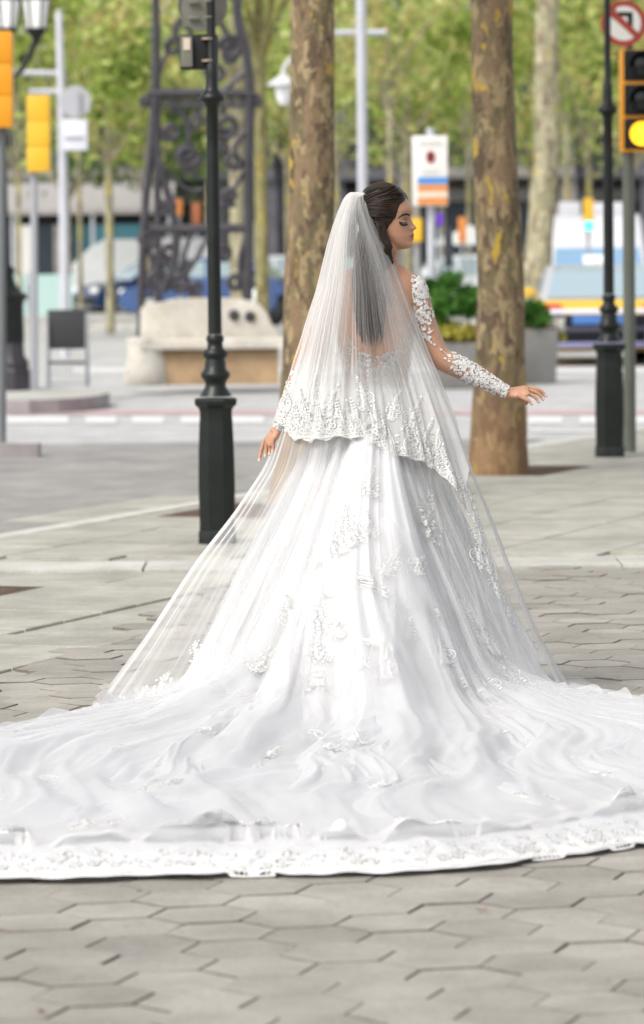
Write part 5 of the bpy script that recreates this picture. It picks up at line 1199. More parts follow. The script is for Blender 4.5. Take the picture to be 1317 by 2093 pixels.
def polar_sheet(name, mat_, n_psi, n_q, hemf, seed, amp, off, hemamp, hemfreq, parent, rstart=RW, psis=None, dens=None, uplift=0.0, curl=0.0):
    uu = np.linspace(-1, 1, n_psi); psi = PI * (.36 * uu + .64 * uu ** 3) if psis is None else np.linspace(psis[0], psis[1], n_psi)
    q = np.linspace(0, 1, n_q); PS, Q = np.meshgrid(psi, q, indexing='ij')
    Hh = hemf(PS); rho = rstart + (Hh - rstart) * (Q ** 1.25)
    z = gown(rho, PS, seed, amp, 0) + off * np.clip((rho - RW) * 4, .15, 1)
    ed = np.clip(1 - (Hh - rho) / .10, 0, 1)
    ruff = np.sin(PS * hemfreq + 3.0 * pn(PS * 9, 0 * PS, seed + 11) * 2) + .6 * np.sin(PS * hemfreq * 2.3 + 1 + 4 * pn(PS * 14, 0 * PS + 3, seed))
    z = z * (1 - ed * .75) + ed * (.010 + uplift) * 1 + ed ** 1.5 * hemamp * np.clip(np.cos(PS) * 1.3, .12, 1) * (.55 + .45 * ruff) * (1 + .8 * pn(PS * 5, PS * 0 + 9, seed))
    rho2 = rho + ed * .022 * np.abs(np.sin(PS * 14 + 1.2)) + ed * .010 * np.sin(PS * hemfreq + 1.2) + ed * .035 * pn(PS * 16, Q * 0, seed + 2)
    if curl:
        cp = PS * 42 + 4 * pn(PS * 7, PS * 0, seed + 31); cw = ed ** 1.3 * curl * (.5 + .9 * np.clip(pn(PS * 6, PS * 0 + 2, seed + 30) * 2 + .3, 0, 1)) * np.clip(np.cos(PS) * 1.5, 0, 1)
        z = z + cw * (1 + np.sin(cp)) * .9; rho2 = rho2 + cw * np.cos(cp) * 1.3; PS = PS + cw * np.sin(cp * .5) * .25
    z = np.maximum(z, .003 + off * .25)
    X = CX + rho2 * np.sin(PS); Y = CY - rho2 * np.cos(PS)
    o = npmesh(name, np.stack([X, Y, z], -1), gridfaces(n_psi, n_q), mat_)
    if dens is not None: setattr_f(o, 'dens', dens(PS, Q, rho, Hh))
    child(o) if parent is None else setattr(o, 'parent', parent)
    return o
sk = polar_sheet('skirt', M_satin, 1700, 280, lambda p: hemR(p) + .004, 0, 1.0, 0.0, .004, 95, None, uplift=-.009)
def hemT(psi): return hemR(psi) - np.where(np.cos(psi) > 0, .21 + .10 * pn(psi * 4, psi * 0, 3) + .12 * np.clip(np.sin(psi), 0, 1), .05)
tu = polar_sheet('tulle_overskirt', M_tulo, 1700, 260, hemT, 0, 1.12, .022, .042, 85, None, dens=lambda PS, Q, rho, Hh: .20 + .15 * np.clip(pn(PS * 22, Q * 1.5, 4) * 2, 0, 1) + .25 * np.clip((rho - .9) / 1.2, 0, 1) + .35 * np.clip(1 - (Hh - rho) / .05, 0, 1), uplift=.02, curl=.026)
tu2 = polar_sheet('tulle_underlayer', M_tulo, 900, 170, lambda p: hemR(p) - .05, 21, 1.25, .030, .03, 80, None, psis=(-1.9, 1.9), rstart=.75, dens=lambda PS, Q, rho, Hh: .10 + .25 * np.clip((rho - 1.1) / 1.0, 0, 1) * np.clip((Hh - rho) / .2, 0, 1), uplift=.01)
# ---------------- bodice
def ring_sheet(name, tops, bottom, off, mat_, n=72, m=40):
    P = []
    for k in range(n + 1):
        an = 2 * PI * k / n; row = []; tp = tops(an)
        for j in range(m):
            py = lerp(tp, bottom, j / (m - 1)); row.append(torso_ring(py, off, 72)[k % 72])
        P.append(row)
    return P
def rings_cached(off): 
    c = {}
    def f(py):
        key = round(py)
        if key not in c: c[key] = torso_ring(key, off)
        return c[key]
    return f
rc = rings_cached(.006)
def neckline(an):   # an: 270deg = towards camera
    d = abs((an - 1.5 * PI + PI) % (2 * PI) - PI); return lerp(722, 600, min(1, (d / 1.15)) ** 2.6) if d < 1.15 else (600 if d < 2.0 else 625)
P = []
for k in range(73):
    an = 2 * PI * k / 72; tp = neckline(an); P.append([rc(lerp(tp, 860, j / 45))[k % 72] for j in range(46)])
b = MB(); b.grid(P); bod = b.build('bodice', tulle('bodice_illusion', (.76, .76, .74), base=.12, gain=1, face=.4), None)
dz = []
for k in range(73):
    for j in range(46): py = lerp(neckline(2 * PI * k / 72), 860, j / 45); dz.append(.08 + np.clip((py - 728) / 40, 0, 1) * .22 + np.clip((py - 768) / 24, 0, 1) * .7)
setattr_f(bod, 'dens', dz); child(bod)
rc2 = rings_cached(.014); b = MB(); b.grid([[rc2(lerp(792, 900, j / 20))[k % 72] for j in range(21)] for k in range(73)]); child(b.build('waistband', M_bodice, None))
# sleeves of sheer tulle following the arms
for nm, A, a0, a1 in (('sleeve', RARM, 0, 10), ('sleeve', LARM, 0, 9)):
    q = smooth_arr(np.array(A, float), 6); q = q[3:-5] if A is RARM else q[3:-4]; b = MB(); b.tube([B(a[0], a[1], a[3]) for a in q], [a[2] * 1.03 + .0012 for a in q], 28, cap=False); o = b.build(nm, M_nude, None); child(o)
    if A is RARM: sleeveR = o
    else: sleeveL = o
# pearl buttons
b = None
for i, (px, py) in enumerate(((752, 728), (752.5, 738), (752.5, 748), (752, 758), (752, 768), (751.5, 778))):
    p_, n_ = hit(bvh(bod) if i == 0 else BB, px, py) if i else hit((BB := bvh(bod)), px, py)
    b = MB(); b.sphere(p_ + n_ * .004, .0058, 10); o = b.build('button', M_lace, None); child(o)
# ============================================================= VEIL
lev = np.array([(393, 737, 743, .012), (399, 728, 746, .03), (409, 721, 748, .05), (430, 712, 752, .09), (463, 700, 763, .13), (503, 688, 783, .165), (548, 677, 802, .19), (597, 664, 822, .21), (640, 649, 838, .22), (719, 624, 870, .225), (780, 603, 897, .23), (860, 577, 930, .27), (950, 545, 962, .33), (1050, 478, 1000, .5), (1150, 398, 1036, .66), (1300, 298, 1095, 1.0), (1400, 222, 1150, 1.45), (1445, 188, 1185, 1.75)], float)
_lt = np.linspace(0, len(lev) - 1, 200); LV = np.stack([np.interp(_lt, range(len(lev)), lev[:, i]) for i in range(4)], 1)
for _ in range(5): LV[1:-1] = (LV[:-2] + 2 * LV[1:-1] + LV[2:]) / 4
def veil_surface(th, py, seed, off=0.0, amp=1.0, clear=.05):
    """th in [-~100deg, 100deg], 0 towards the viewer, py = level the edges reach"""
    th = th + .05 * pn(th * 4 + seed, py * .004, seed + 20) * np.clip((py - 395) / 500, 0, 1)
    xl = np.interp(py, LV[:, 0], LV[:, 1]); xr = np.interp(py, LV[:, 0], LV[:, 2]); D = np.interp(py, LV[:, 0], LV[:, 3])
    c = (xl + xr) / 2; hw = (xr - xl) / 2
    z = np.maximum(CH - (py - HORY + .0105 * (c - 658)) / FPX * Y0, .03)
    W_ = hw / PX + off; D = D + off; xc = (c - 658.5) / PX + .0
    tt_ = np.clip((py - 395) / 700, 0, 1)
    x = xc + W_ * np.sin(th); yy = -D * np.cos(th)
    # pleats: fine at the comb, opening into wide soft folds lower down
    pl = pn(th * 7 + seed, py * .0012, seed + 2) * 1.5 + pn(th * 15 + 3, py * .0016, seed + 4) * .9 + pn(th * 34, py * .003, seed + 4) * .45 * (1 - tt_) ** 1.3
    A = amp * (.0035 + .030 * tt_ ** 1.1)
    ux, uy = np.sin(th), -np.cos(th)
    x = x + ux * A * pl * .6 + np.cos(th) * A * .8 * pn(th * 11 + 5, py * .002, seed + 6); yy = yy + uy * A * pl
    # keep outside hair, back and gown
    X = x; Yw = CY + yy - .0
    rx, ry = X - CX, Yw - CY; rho = np.hypot(rx, ry); psi = np.arctan2(rx, -ry)
    zc_ = np.clip(z, 0.0, ZW - 1e-3); rs = RW + (rtoe(psi) - RW) * (1 - (zc_ / ZW) ** (1 / ppow(psi)))
    s0 = np.clip((rs - RW) / (rtoe(psi) - RW), 0, 1); rs = rs + (.005 + .078 * s0 ** .8) * np.clip(rtoe(psi) / .9, .8, 1.35) * foldsig(psi, s0, 0) * .9 * (s0 > 0) + clear * np.clip(s0 * 3, 0, 1)
    need = (z < ZW) & (rho < rs); k_ = np.where(need, rs / np.maximum(rho, 1e-4), 1.0)
    X = CX + rx * k_; Yw = CY + ry * k_
    return X, Yw, z
def veil_mesh(name, th0, th1, n_th, py_hem, n_v, seed, densf, ground=None, off=0.0, amp=1.0, py0=393.5, mat_=None, narrow=0.0):
    th = np.linspace(R(th0), R(th1), n_th); v = np.linspace(0, 1, n_v); TH, V_ = np.meshgrid(th, v, indexing='ij')
    TE = np.where(TH > 0, TH * (1 - narrow), TH); TH = np.where(TH > 0, TH * (1 - narrow * V_ ** 1.7), TH)
    py = py0 + (py_hem(TE) - py0) * V_ ** 1.05
    X, Y, Z = veil_surface(TH, py, seed, off, amp)
    if ground is not None:     # last rows: lie down on the train and run out over it
        m_ = ground; r0x, r0y = X[:, -1] - CX, Y[:, -1] - CY; rr = np.hypot(r0x, r0y); ps = np.arctan2(r0x, -r0y); ext = .10 + .35 * np.clip(np.cos(TH[:, 0]), 0, 1) ** .8
        Xe, Ye, Ze = [], [], []
        for i in range(1, m_ + 1):
            f_ = i / m_; rho = np.minimum(rr + ext * f_, hemR(ps) + .05); zz_ = gown(rho, ps, 0, 1.05) + .018
            zz_ = Z[:, -1] * (1 - f_) ** 3 * .0 + lerp_np(np.maximum(Z[:, -1], zz_), zz_, min(1, f_ * 3)) + .003 * pn(ps * 40, rho * 6, seed); Xe.append(CX + rho * np.sin(ps)); Ye.append(CY - rho * np.cos(ps)); Ze.append(np.where(rho > hemR(ps) - .02, .02, zz_))
        X = np.concatenate([X, np.array(Xe).T], 1); Y = np.concatenate([Y, np.array(Ye).T], 1); Z = np.concatenate([Z, np.array(Ze).T], 1); V_ = np.concatenate([V_, np.ones((n_th, m_)) + np.linspace(.01, .3, m_)], 1); TH = np.repeat(TH[:, :1], n_v + m_, 1); n_v += m_
    o = npmesh(name, np.stack([X, Y, Z], -1), gridfaces(n_th, n_v), mat_ or M_tul); setattr_f(o, 'dens', np.clip(densf(TH, V_), 0, 1)); child(o); return o
def lerp_np(a, b, t): return a * (1 - t) + b * t
def bump(x, c, w): return np.exp(-((x - c) / w) ** 2)
def streak(TH, V_, f, seed, sharp=2.0):
    TH = TH + .09 * pn(TH * 3 + seed, V_ * 2.2, seed + 3) * V_
    return np.clip(pn(TH * f, V_ * .7, seed) * 2.2, 0, 1) ** sharp
def d_long(TH, V_):
    f = (np.sin(TH) + 1) / 2; up = np.clip(1 - V_ / .5, 0, 1)
    base = .09 + .02 * up + .42 * np.clip((.42 - f) / .22, 0, 1) * np.clip(1.25 - V_ * 1.3, .05, 1) + .22 * np.clip((f - .68) / .2, 0, 1) * np.clip(1.15 - V_ * 1.4, .1, 1)
    base = base + .45 * np.exp(-V_ / .035)
    base = base - .045 * bump(f, .55, .13) * (V_ < .5); cen = 1 - .8 * bump(f, .55, .14); s_ = .30 * streak(TH, V_, 34, 3, 3) * np.clip(1.1 - V_, .3, 1) * cen + .10 * streak(TH, V_, 80, 5) * up * cen + .20 * streak(TH, V_, 16, 13, 6)
    edge = .4 * (np.exp(-(TH - TH.min()) / .006) + np.exp(-(TH.max() - TH) / .006))
    return (base + s_) * np.where(V_ > 1, .5, 1) + edge + .1 * np.exp(-np.abs(V_ - V_.max()) / .004)
def d_short(TH, V_):
    f = (np.sin(TH) + 1) / 2; up = np.clip(1 - V_, 0, 1)
    base = .04 + .48 * np.clip((.38 - f) / .2, 0, 1) + .22 * np.clip((f - .68) / .15, 0, 1) - .04 * bump(f, .56, .12)
    return base + .4 * np.exp(-V_ / .04) + (.42 * streak(TH, V_, 26, 8, 4) * (.4 + .6 * up) + .10 * streak(TH, V_, 90, 9, 3)) * (1 - .75 * bump(f, .55, .13)) + .22 * streak(TH, V_, 13, 31, 9) + .62 * np.clip((V_ - .66) / .22, 0, 1)
vl = veil_mesh('long_veil', -100, 96, 900, lambda t: 1440 + 0 * t, 220, 2, d_long, ground=34)
def hem_short(t):
    f = (np.sin(t) + 1) / 2 + .0 * t
    h = np.interp(f, [0, .04, .12, .2, .36, .48, .54, .58, .66, .73, .80, .84, .88, .895], [862, 868, 893, 897, 888, 893, 903, 920, 930, 938, 950, 980, 1025, 1040])
    return h - 6 * np.abs(np.sin(t * 15))
vsh = veil_mesh('short_veil', -97, 99, 800, hem_short, 170, 6, d_short, off=.022, amp=.9, narrow=.46)
# comb
b = MB(); c_ = B(741, 399, -.02); b.box(c_, (.03, .05, .012)); child(b.build('veil_comb', M_lace, None, bevel=.004))
# ============================================================= LACE
class Motif:
    def __init__(s): s.V = []; s.F = []
    def add(s, P, F): b_ = len(s.V); s.V += P; s.F += [tuple(i + b_ for i in f) for f in F]
    def leaf(s, x, y, a, L_, w, h=.0022, n=5):
        ca_, sa = math.cos(a), math.sin(a); P = [(x, y, 0)]; F = []
        for i in range(1, n):
            t = i / n; ww = w / 2 * math.sin(PI * t ** .8) ** .8
            for s_, hh in ((-1, .0004), (-.5, h), (0, h * .35), (.5, h), (1, .0004)): P.append((x + ca_ * L_ * t - sa * ww * s_, y + sa * L_ * t + ca_ * ww * s_, hh))
        P.append((x + ca_ * L_, y + sa * L_, 0)); e = len(P) - 1
        for k in range(4): F.append((0, 1 + k, 2 + k)[::-1]); F.append((e, 1 + 5 * (n - 2) + k, 2 + 5 * (n - 2) + k))
        for i in range(n - 2):
            for k in range(4): a0 = 1 + 5 * i + k; F.append((a0, a0 + 1, a0 + 6, a0 + 5)[::-1])
        s.add(P, F)
    def cord(s, pts, w, h=.002):
        P = []; n = len(pts)
        for i, (x, y) in enumerate(pts):
            x0, y0 = pts[max(i - 1, 0)]; x1, y1 = pts[min(i + 1, n - 1)]; d = math.hypot(x1 - x0, y1 - y0) or 1; nx, ny = -(y1 - y0) / d, (x1 - x0) / d
            for s_, hh in ((-.5, 0), (0, h), (.5, 0)): P.append((x + nx * w * s_, y + ny * w * s_, hh))
        s.add(P, [(3 * i + k, 3 * i + k + 1, 3 * i + k + 4, 3 * i + k + 3) for i in range(n - 1) for k in (0, 1)])
    def bead(s, x, y, r_, h=None):
        h = h or r_; P = [(x + math.cos(k * PI / 3) * r_, y + math.sin(k * PI / 3) * r_, .0004) for k in range(6)] + [(x + math.cos(k * PI / 3) * r_ * .6, y + math.sin(k * PI / 3) * r_ * .6, h * .8) for k in range(6)] + [(x, y, h)]
        s.add(P, [(k, (k + 1) % 6, 6 + (k + 1) % 6, 6 + k) for k in range(6)] + [(6 + k, 6 + (k + 1) % 6, 12) for k in range(6)])
    def flower(s, x, y, r_, n=6, a0=0.0):
        for k in range(n): s.leaf(x, y, a0 + 2 * PI * k / n, r_, r_ * .85, .0028, 4)
        s.bead(x, y, r_ * .2, .004)
        for k in range(n): s.bead(x + math.cos(a0 + 2 * PI * (k + .5) / n) * r_ * .34, y + math.sin(a0 + 2 * PI * (k + .5) / n) * r_ * .34, r_ * .09, .003)
def spray(L_, seed, flowers=2, scroll=True, dens=1.0):
    r_ = random.Random(seed); M_ = Motif(); bend = r_.uniform(-.5, .5); a = PI / 2 - bend * .5; x, y = -bend * L_ * .1, -L_ / 2; n = max(9, int(17 * dens)); pts = [(x, y)]
    for i in range(n):
        st = L_ / n; a += bend / n * 1.6 + .12 * math.sin(i * 1.1 + seed); x += math.cos(a) * st; y += math.sin(a) * st; pts.append((x, y))
        t = i / n; ll = lerp(.030, .014, t) * L_ / .17; wd = ll * .36
        for s_ in (-1, 1):
            if r_.random() < .93: M_.leaf(x, y, a + s_ * r_.uniform(.6, 1.05), ll * r_.uniform(.75, 1.15), wd)
            if t < .7 and r_.random() < .55 * dens: M_.leaf(x + math.cos(a + s_ * 1.4) * ll * .8, y + math.sin(a + s_ * 1.4) * ll * .8, a + s_ * r_.uniform(.9, 1.7), ll * .8, wd * .8)
    M_.leaf(x, y, a, .018 * L_ / .17 * 1.3, .008); M_.cord(pts, .0022)
    for k in range(flowers): i = int(n * (.12 + .33 * k)); s_ = r_.choice((-1, 1)); M_.flower(pts[i][0] + s_ * .014 * L_ / .17, pts[i][1], r_.uniform(.013, .018) * L_ / .17, 6, r_.uniform(0, 1))
    if scroll:
        s_ = r_.choice((-1, 1)); cx_, cy_ = pts[int(n * .5)]; R0 = .026 * L_ / .17; cx_ += s_ * R0 * 1.0
        c = [(cx_ + math.cos(t) * R0 * (1 - t / 9) * s_, cy_ + math.sin(t) * R0 * (1 - t / 9)) for t in np.linspace(-1.2, 5.2, 20)]; M_.cord(c, .003, .002)
        for t in np.linspace(0, 4, 7): M_.bead(cx_ + math.cos(t) * R0 * .5 * s_, cy_ + math.sin(t) * R0 * .5, .0024)
    return M_
def cluster(w, h, seed, nf=3):
    r_ = random.Random(seed); M_ = Motif()
    for k in range(nf):
        x, y = r_.uniform(-w, w) * .3, lerp(-h, h, (k + .5) / nf) * .38; M_.flower(x, y, r_.uniform(.009, .012), r_.choice((5, 6)), r_.uniform(0, 1))
        for j in range(8): a = r_.uniform(0, 2 * PI); M_.leaf(x + math.cos(a) * .011, y + math.sin(a) * .011, a + r_.uniform(-.4, .4), r_.uniform(.014, .024), .0088)
    for s_ in (-1, 1):
        a = s_ * PI / 2 + r_.uniform(-.4, .4); x, y = 0, s_ * h * .38
        for j in range(5): M_.bead(x, y, .0018); x += math.cos(a) * .0045; y += math.sin(a) * .0045
        M_.leaf(x, y, a, .015, .007)
    return M_
def scallop(w, hgt, seed, plain=False):
    r_ = random.Random(seed); M_ = Motif(); h = w / 2
    edge = [(lerp(-h, h, t), .002 + .010 * (1 - math.sin(PI * t)) ** 1.0) for t in np.linspace(0, 1, 9)]; M_.cord(edge, .0055, .003)
    M_.cord([(x_, y_ + .016) for x_, y_ in edge], .0035, .0025)
    for t in np.linspace(.06, .94, 9): x_ = lerp(-h, h, t); y_ = .002 + .010 * (1 - math.sin(PI * t)); M_.cord([(x_, y_ + .003), (x_, y_ + .014)], .0032, .002)
    if plain: return M_
    s_ = 1 if seed % 2 else -1; cx_, cy_, R0 = -.1 * w * s_, .048, .032
    c = [(cx_ + s_ * math.cos(t) * R0 * .7, cy_ + math.sin(t) * R0) for t in np.linspace(-2.0, 1.7, 18)]; M_.cord(c, .005, .003)
    c = [(cx_ + s_ * math.cos(t) * R0 * .38, cy_ + math.sin(t) * R0 * .62) for t in np.linspace(-2.0, 1.7, 14)]; M_.cord(c, .003, .0025)
    for t in np.linspace(-1.6, 1.4, 8): M_.bead(cx_ + s_ * math.cos(t) * R0 * .54, cy_ + math.sin(t) * R0 * .8, .0028, .003)
    M_.flower(cx_ - s_ * .022, cy_ - .006, .017, 6, seed * .7); M_.flower(cx_ + s_ * .03, .032, .012, 5, seed)
    x, y, a = cx_, cy_ + .03, PI / 2 + .15 * s_
    n = int(hgt / .013)
    for i in range(n):
        for q_ in (-1, 1): M_.leaf(x, y, a + q_ * .85, lerp(.024, .012, i / n), .009)
        x += math.cos(a) * .013; y += math.sin(a) * .013; a += .05 * s_
    M_.leaf(x, y, a, .016, .007)
    for j in range(9): M_.leaf(r_.uniform(-h, h), r_.uniform(.02, .09), r_.uniform(0, PI), .017, .007)
    return M_
def place(M_, tree, O, N, up, parent, name='lace_motif', off=.0015, scale=1.0, rot=0.0, mat_=None, reach=.12, gscale=1.0, tol=.055, keep=False):
    up = Vector(up); B_ = up - N * up.dot(N)
    if B_.length < 1e-4: B_ = N.orthogonal()
    B_.normalize(); T = B_.cross(N); c, s = math.cos(rot), math.sin(rot); out = []; bad = set()
    for (a, b_, h) in M_.V:
        a, b_ = (a * c - b_ * s) * scale, (a * s + b_ * c) * scale
        Pq = O + T * a + B_ * b_; r_ = tree.ray_cast(Pq + N * reach, -N, reach * 2)
        if keep: q = r_[0] if (r_[0] is not None and (r_[0] - Pq).length < tol) else Vector((Pq.x, Pq.y, O.z))
        elif r_[0] is None or (r_[0] - Pq).length > tol: bad.add(len(out)); q = Pq
        else: q = r_[0]
        out.append(q + N * (off + h * gscale))
    me = bpy.data.meshes.new(name); me.from_pydata(out, [], [f for f in M_.F if not any(i in bad for i in f)]); me.materials.append(mat_ or M_lace); me.shade_smooth(); o = bpy.data.objects.new(name, me); COL.objects.link(o); o.parent = parent
    if parent.parent is bride: o.matrix_parent_inverse = Matrix.Translation((0, 0, 0)); o.parent = parent; o.matrix_parent_inverse = parent.matrix_parent_inverse.inverted() @ Matrix.Translation((0, 0, 0)) if False else Matrix.Identity(4)
    return o
SK, TU, VL, VS, BD = bvh(sk), bvh(tu), bvh(vl), bvh(vsh), BB
# motifs on the gown under/over the tulle, where the photograph shows them
SPOTS = [(705, 1085, .23, .1), (886, 1075, .24, -.35), (790, 1150, .15, -.2), (722, 1180, .17, .1), (870, 1238, .12, -.3), (678, 1262, .23, .15), (792, 1352, .20, 0), (698, 1405, .21, -.1), (548, 1345, .19, -.5), (935, 1385, .23, .05), (925, 1462, .13, -.2), (622, 1500, .19, .1), (742, 1515, .14, .2), (838, 1502, .14, .6), (1030, 1455, .19, .5), (985, 1490, .17, .8), (432, 1497, .13, -.6), (757, 985, .14, 0), (1000, 1300, .2, .3), (1040, 1370, .16, .4), (610, 1400, .16, .1), (1150, 1530, .2, .9), (250, 1530, .2, -.9), (120, 1600, .2, -1.2), (620, 1650, .2, .4), (900, 1600, .2, .7), (1180, 1590, .2, 1.0), (420, 1680, .2, -.7), (760, 1740, .16, 0), (560, 1540, .16, -.2), (650, 1330, .15, .3), (860, 1150, .12, -.3), (760, 1075, .12, .1), (835, 1290, .12, -.1), (900, 1330, .14, .2), (590, 1260, .15, .4), (510, 1420, .15, -.3), (1000, 1400, .15, .3), (870, 1420, .14, -.1), (730, 1310, .13, .0), (640, 1150, .12, .2), (690, 1530, .15, -.2), (930, 1540, .16, .6), (790, 1600, .16, .2), (340, 1600, .18, -.8), (500, 1630, .16, -.5), (1060, 1640, .18, .9), (1240, 1660, .18, 1.2), (200, 1690, .18, -1.0), (950, 1700, .16, .5)]
for i, (px, py, L_, rt) in enumerate(SPOTS):
    p_, n_ = hit(TU, px, py)
    if p_ is None: continue
    n_ = (n_ + Vector((0, -.6, .25))).normalized() if n_.y < .3 else Vector((0, -.9, .4)).normalized()
    fl_ = p_.y < CY - 1.9
    if fl_: n_ = Vector((0, -.2, .98))
    place(spray(L_, i + 1, 2 if L_ > .15 else 1), TU, p_, n_, (0, 1, 0) if fl_ else (0, 0.1, 1), tu, tol=.13, reach=.16, off=.004, rot=rt, gscale=.9)
# lace band along the hem of the train and of the tulle layer
def hem_band(obj, tree, hf_, psi0, psi1, step, sc, inset, seed0, nm):
    psi = psi0; i = 0
    while psi < psi1:
        H_ = float(hf_(np.array(psi))); rho = H_ - inset; O = Vector((CX + rho * math.sin(psi), CY - rho * math.cos(psi), .03)); r_ = tree.ray_cast(O + Vector((0, 0, .4)), Vector((0, 0, -1)))
        O = r_[0] if r_[0] is not None else Vector((O.x, O.y, .004 if obj is sk else .05))
        dp = .01; R1, R2 = float(hf_(np.array(psi - dp))), float(hf_(np.array(psi + dp))); tg = Vector((R2 * math.sin(psi + dp) - R1 * math.sin(psi - dp), -R2 * math.cos(psi + dp) + R1 * math.cos(psi - dp), 0)); ds = tg.length / (2 * dp); outw = Vector((tg.y, -tg.x, 0)).normalized()
        place(scallop(.115, .05, seed0 + i), tree, O, Vector((0, 0, 1)), -outw, obj, name=nm, off=.002, scale=sc, gscale=1.5, keep=True)
        psi += step / ds; i += 1
hem_band(sk, SK, hemR, -.62, .60, .12, 1.12, -.012, 40, 'hem_lace'); hem_band(tu, TU, hemT, -.66, .60, .14, 1.2, -.015, 80, 'hem_lace')
# long veil: right edge lace and the large leaf sprays at its left hem
for i, (px, py, L_, rt) in enumerate([(955, 985, .17, -.15), (968, 1040, .17, -.2), (985, 1095, .18, -.25), (1002, 1150, .18, -.25), (1020, 1200, .16, -.3), (1040, 1248, .14, -.3), (975, 1130, .14, 0), (1185, 1415, .08, -.6)]):
    p_, n_ = hit(VL, px, py)
    if p_ is not None: place(spray(L_, 60 + i, 1), VL, p_, Vector((.15, -1, .15)).normalized(), (0, 0, 1), vl, off=.003, rot=rt)
for i, (px, py, L_, rt) in enumerate([(408, 1325, .13, .05), (335, 1395, .17, -.1), (345, 1440, .16, -.2), (268, 1440, .14, -.3), (240, 1475, .16, -.9), (310, 1475, .14, -.4), (390, 1450, .12, .2)]):
    p_, n_ = hit(VL, px, py)
    if p_ is not None: place(spray(L_, 70 + i, 1, scroll=False), VL, p_, Vector((0, -1, .15)).normalized(), (0, 0, 1), vl, off=.003, rot=rt)
# short veil: scalloped border that carries sprays upwards
TH_ = np.radians(np.linspace(-84, 51, 27)); 
hs_ = hem_short(TH_)
for i, t in enumerate(TH_):
    X, Y, Z = veil_surface(np.array([t]), np.array([hs_[i] - 2]), 6, .022, .9); O = Vector((X[0], Y[0], Z[0])); N = Vector((math.sin(t) * .7, -math.cos(t) - .15, .12)).normalized()
    w = .115
    place(scallop(w, .085 if i % 2 else .035, i), VS, O, N, (0, 0, 1), vsh, name='lace_border', off=.003, scale=.86, gscale=1.1, tol=.5)
for i, (px, py, L_, rt) in enumerate([(640, 800, .11, .1), (672, 822, .12, 0), (612, 830, .11, .2), (655, 865, .1, .3), (715, 850, .1, 0), (748, 808, .12, 0), (770, 850, .1, .2), (800, 830, .11, -.2), (840, 850, .14, -.2), (868, 890, .12, -.3), (895, 900, .12, 0), (915, 960, .16, -.15), (930, 1010, .14, -.3), (600, 865, .12, .1), (590, 900, .12, .2)]):
    p_, n_ = hit(VS, px, py)
    if p_ is not None: place(spray(L_, 90 + i, 1), VS, p_, Vector((.05, -1, .1)).normalized(), (0, 0, 1), vsh, off=.003, rot=rt, gscale=.8)
# bodice, shoulder and sleeve lace
for i, (px, py, w, h, nf, rt) in enumerate([(722, 690, .03, .05, 2, .2), (735, 716, .04, .05, 2, .9), (760, 722, .05, .04, 2, 1.5), (788, 716, .05, .05, 2, 1.2), (808, 700, .04, .05, 2, .5), (824, 676, .03, .06, 2, -.2), (835, 640, .03, .06, 2, -.1), (728, 745, .04, .06, 2, 0), (778, 745, .04, .07, 2, 0), (800, 740, .04, .07, 2, 0), (738, 775, .05, .05, 2, 0), (775, 778, .05, .05, 2, 0), (805, 772, .05, .05, 2, 0), (755, 800, .06, .05, 2, 0), (720, 800, .04, .05, 2, 0), (790, 805, .05, .05, 2, 0), (820, 740, .03, .06, 2, 0), (712, 715, .03, .06, 2, .1), (716, 770, .03, .06, 2, 0), (748, 735, .03, .03, 1, 0), (764, 745, .03, .04, 1, 0), (792, 728, .04, .05, 2, .4), (770, 790, .05, .05, 2, 0), (735, 792, .05, .05, 2, 0), (812, 795, .05, .05, 2, 0), (812, 755, .04, .05, 2, 0)]):
    p_, n_ = hit(BD, px, py)
    if p_ is not None: place(cluster(w * 1.6, h * 1.8, 200 + i, nf), BD, p_, n_, (0, 0, 1), bod, off=.0015, rot=rt, gscale=1.2)
SR, SL = bvh(sleeveR), bvh(sleeveL)
for i, (px, py, w, h, nf, rt) in enumerate([(838, 566, .05, .04, 2, 1.4), (858, 570, .05, .05, 2, .3), (842, 585, .05, .06, 2, .4), (868, 588, .04, .07, 3, 0), (850, 606, .05, .06, 2, 0), (838, 618, .04, .06, 2, -.1), (870, 615, .04, .07, 2, .1), (858, 634, .04, .05, 2, .3), (848, 655, .04, .06, 2, .2), (862, 668, .04, .05, 2, .5), (866, 685, .03, .03, 1, .6), (873, 640, .03, .04, 1, 0),
                                            (930, 731, .03, .04, 1, 1.1), (945, 741, .04, .05, 2, 1.05), (950, 755, .05, .05, 2, 1.0), (966, 752, .04, .06, 2, 1.05), (972, 768, .05, .05, 2, 1.1), (985, 762, .04, .05, 2, 1.1), (995, 780, .05, .05, 2, 1.1), (1008, 775, .04, .05, 2, 1.1), (1018, 796, .04, .04, 1, 1.1), (1024, 787, .04, .05, 2, 1.1), (1036, 797, .03, .04, 2, .2), (1033, 808, .03, .04, 1, .1), (960, 775, .04, .03, 1, 1.1), (985, 792, .04, .03, 1, 1.1)]):
    p_, n_ = hit(SR, px, py)
    if p_ is not None: place(cluster(w * 1.5, h * 1.5, 300 + i, nf), SR, p_, n_, (0, 0, 1), sleeveR, off=.001, rot=rt, scale=1.08, gscale=.6, reach=.05, tol=.03)
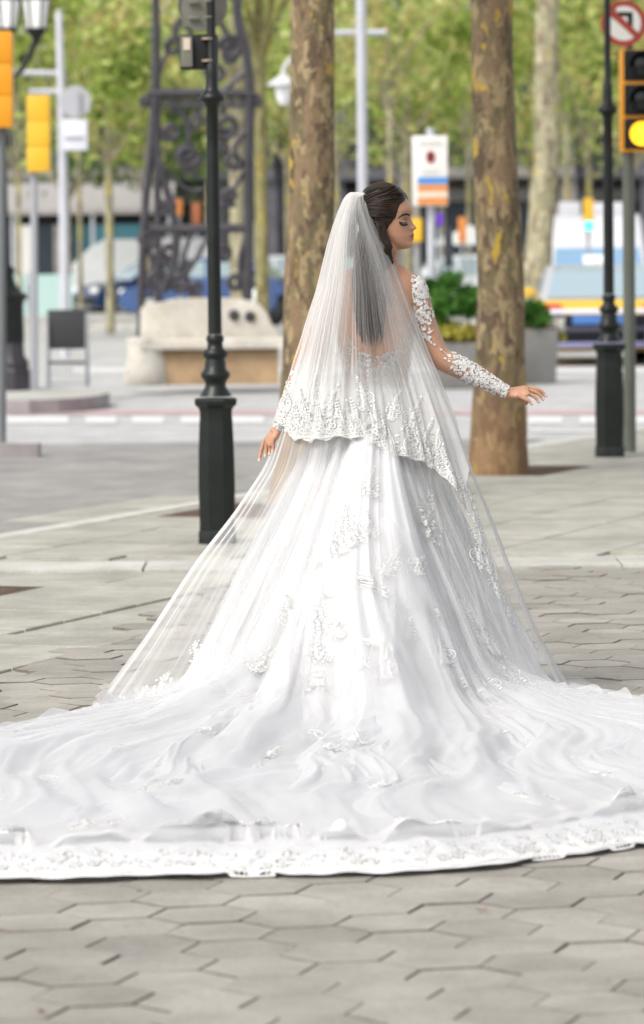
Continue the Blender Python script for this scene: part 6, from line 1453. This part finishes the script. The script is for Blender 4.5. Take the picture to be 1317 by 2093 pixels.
for i, (px, py, w, h, nf, rt) in enumerate([(655, 590, .04, .07, 2, -.2), (652, 620, .04, .06, 2, -.1), (648, 650, .04, .05, 2, -.2), (600, 775, .03, .06, 2, -.3), (596, 795, .03, .06, 2, -.4), (588, 812, .04, .06, 2, -.4), (580, 832, .04, .06, 2, -.4), (576, 850, .04, .05, 2, -.4), (568, 866, .04, .05, 2, -.4), (590, 835, .04, .05, 2, -.3), (582, 862, .03, .05, 2, -.3), (572, 876, .03, .03, 1, -.4), (612, 760, .03, .05, 2, -.3)]):
    p_, n_ = hit(SL, px, py)
    if p_ is not None: place(cluster(w * 1.5, h * 1.5, 400 + i, nf), SL, p_, n_, (0, 0, 1), sleeveL, off=.001, rot=rt, gscale=.8, reach=.05, tol=.03)

# ============================================================= LITTER
M_dry = mat('dry_leaf', (.22, .10, .04), .8, var=.3, scale=60)
def dry_leaf(px, py, s, rz, label):
    g_ = gnd(px, py, .004); b = MB(); ol = [(-1, 0), (-.55, .32), (-.3, .2), (0, .55), (.25, .25), (.6, .4), (1, 0), (.6, -.3), (.2, -.22), (0, -.5), (-.35, -.2), (-.6, -.3)]
    vs_ = [(x * s, y * s, .002 + .25 * s * (abs(x) ** 2)) for x, y in ol] + [(0, 0, .003)]; vs_ += [(x, y, z + .0015) for x, y, z in vs_]
    b.add(vs_, [(k, (k + 1) % 12, 12)[::-1] for k in range(12)] + [(13 + k, 13 + (k + 1) % 12, 25) for k in range(12)] + [(k, (k + 1) % 12, 13 + (k + 1) % 12, 13 + k) for k in range(12)])
    o = b.build('dry_leaf', M_dry, None); o.location = (g_.x, g_.y, .002); o.rotation_euler = (0, 0, rz); tag(o, label, 'leaf', 'bits of dry leaf on the paving')
dry_leaf(284, 1821, .008, .4, 'small brown leaf scrap right below the hem, left of centre')
dry_leaf(985, 1861, .014, .1, 'brown curled leaf scrap in a paving joint at the right, below the hem')
dry_leaf(85, 2067, .013, 2.0, 'reddish leaf scrap on the paving in the bottom left corner')
dry_leaf(1243, 2004, .006, 1.0, 'tiny dark crumb of leaf on the paving in the bottom right corner')
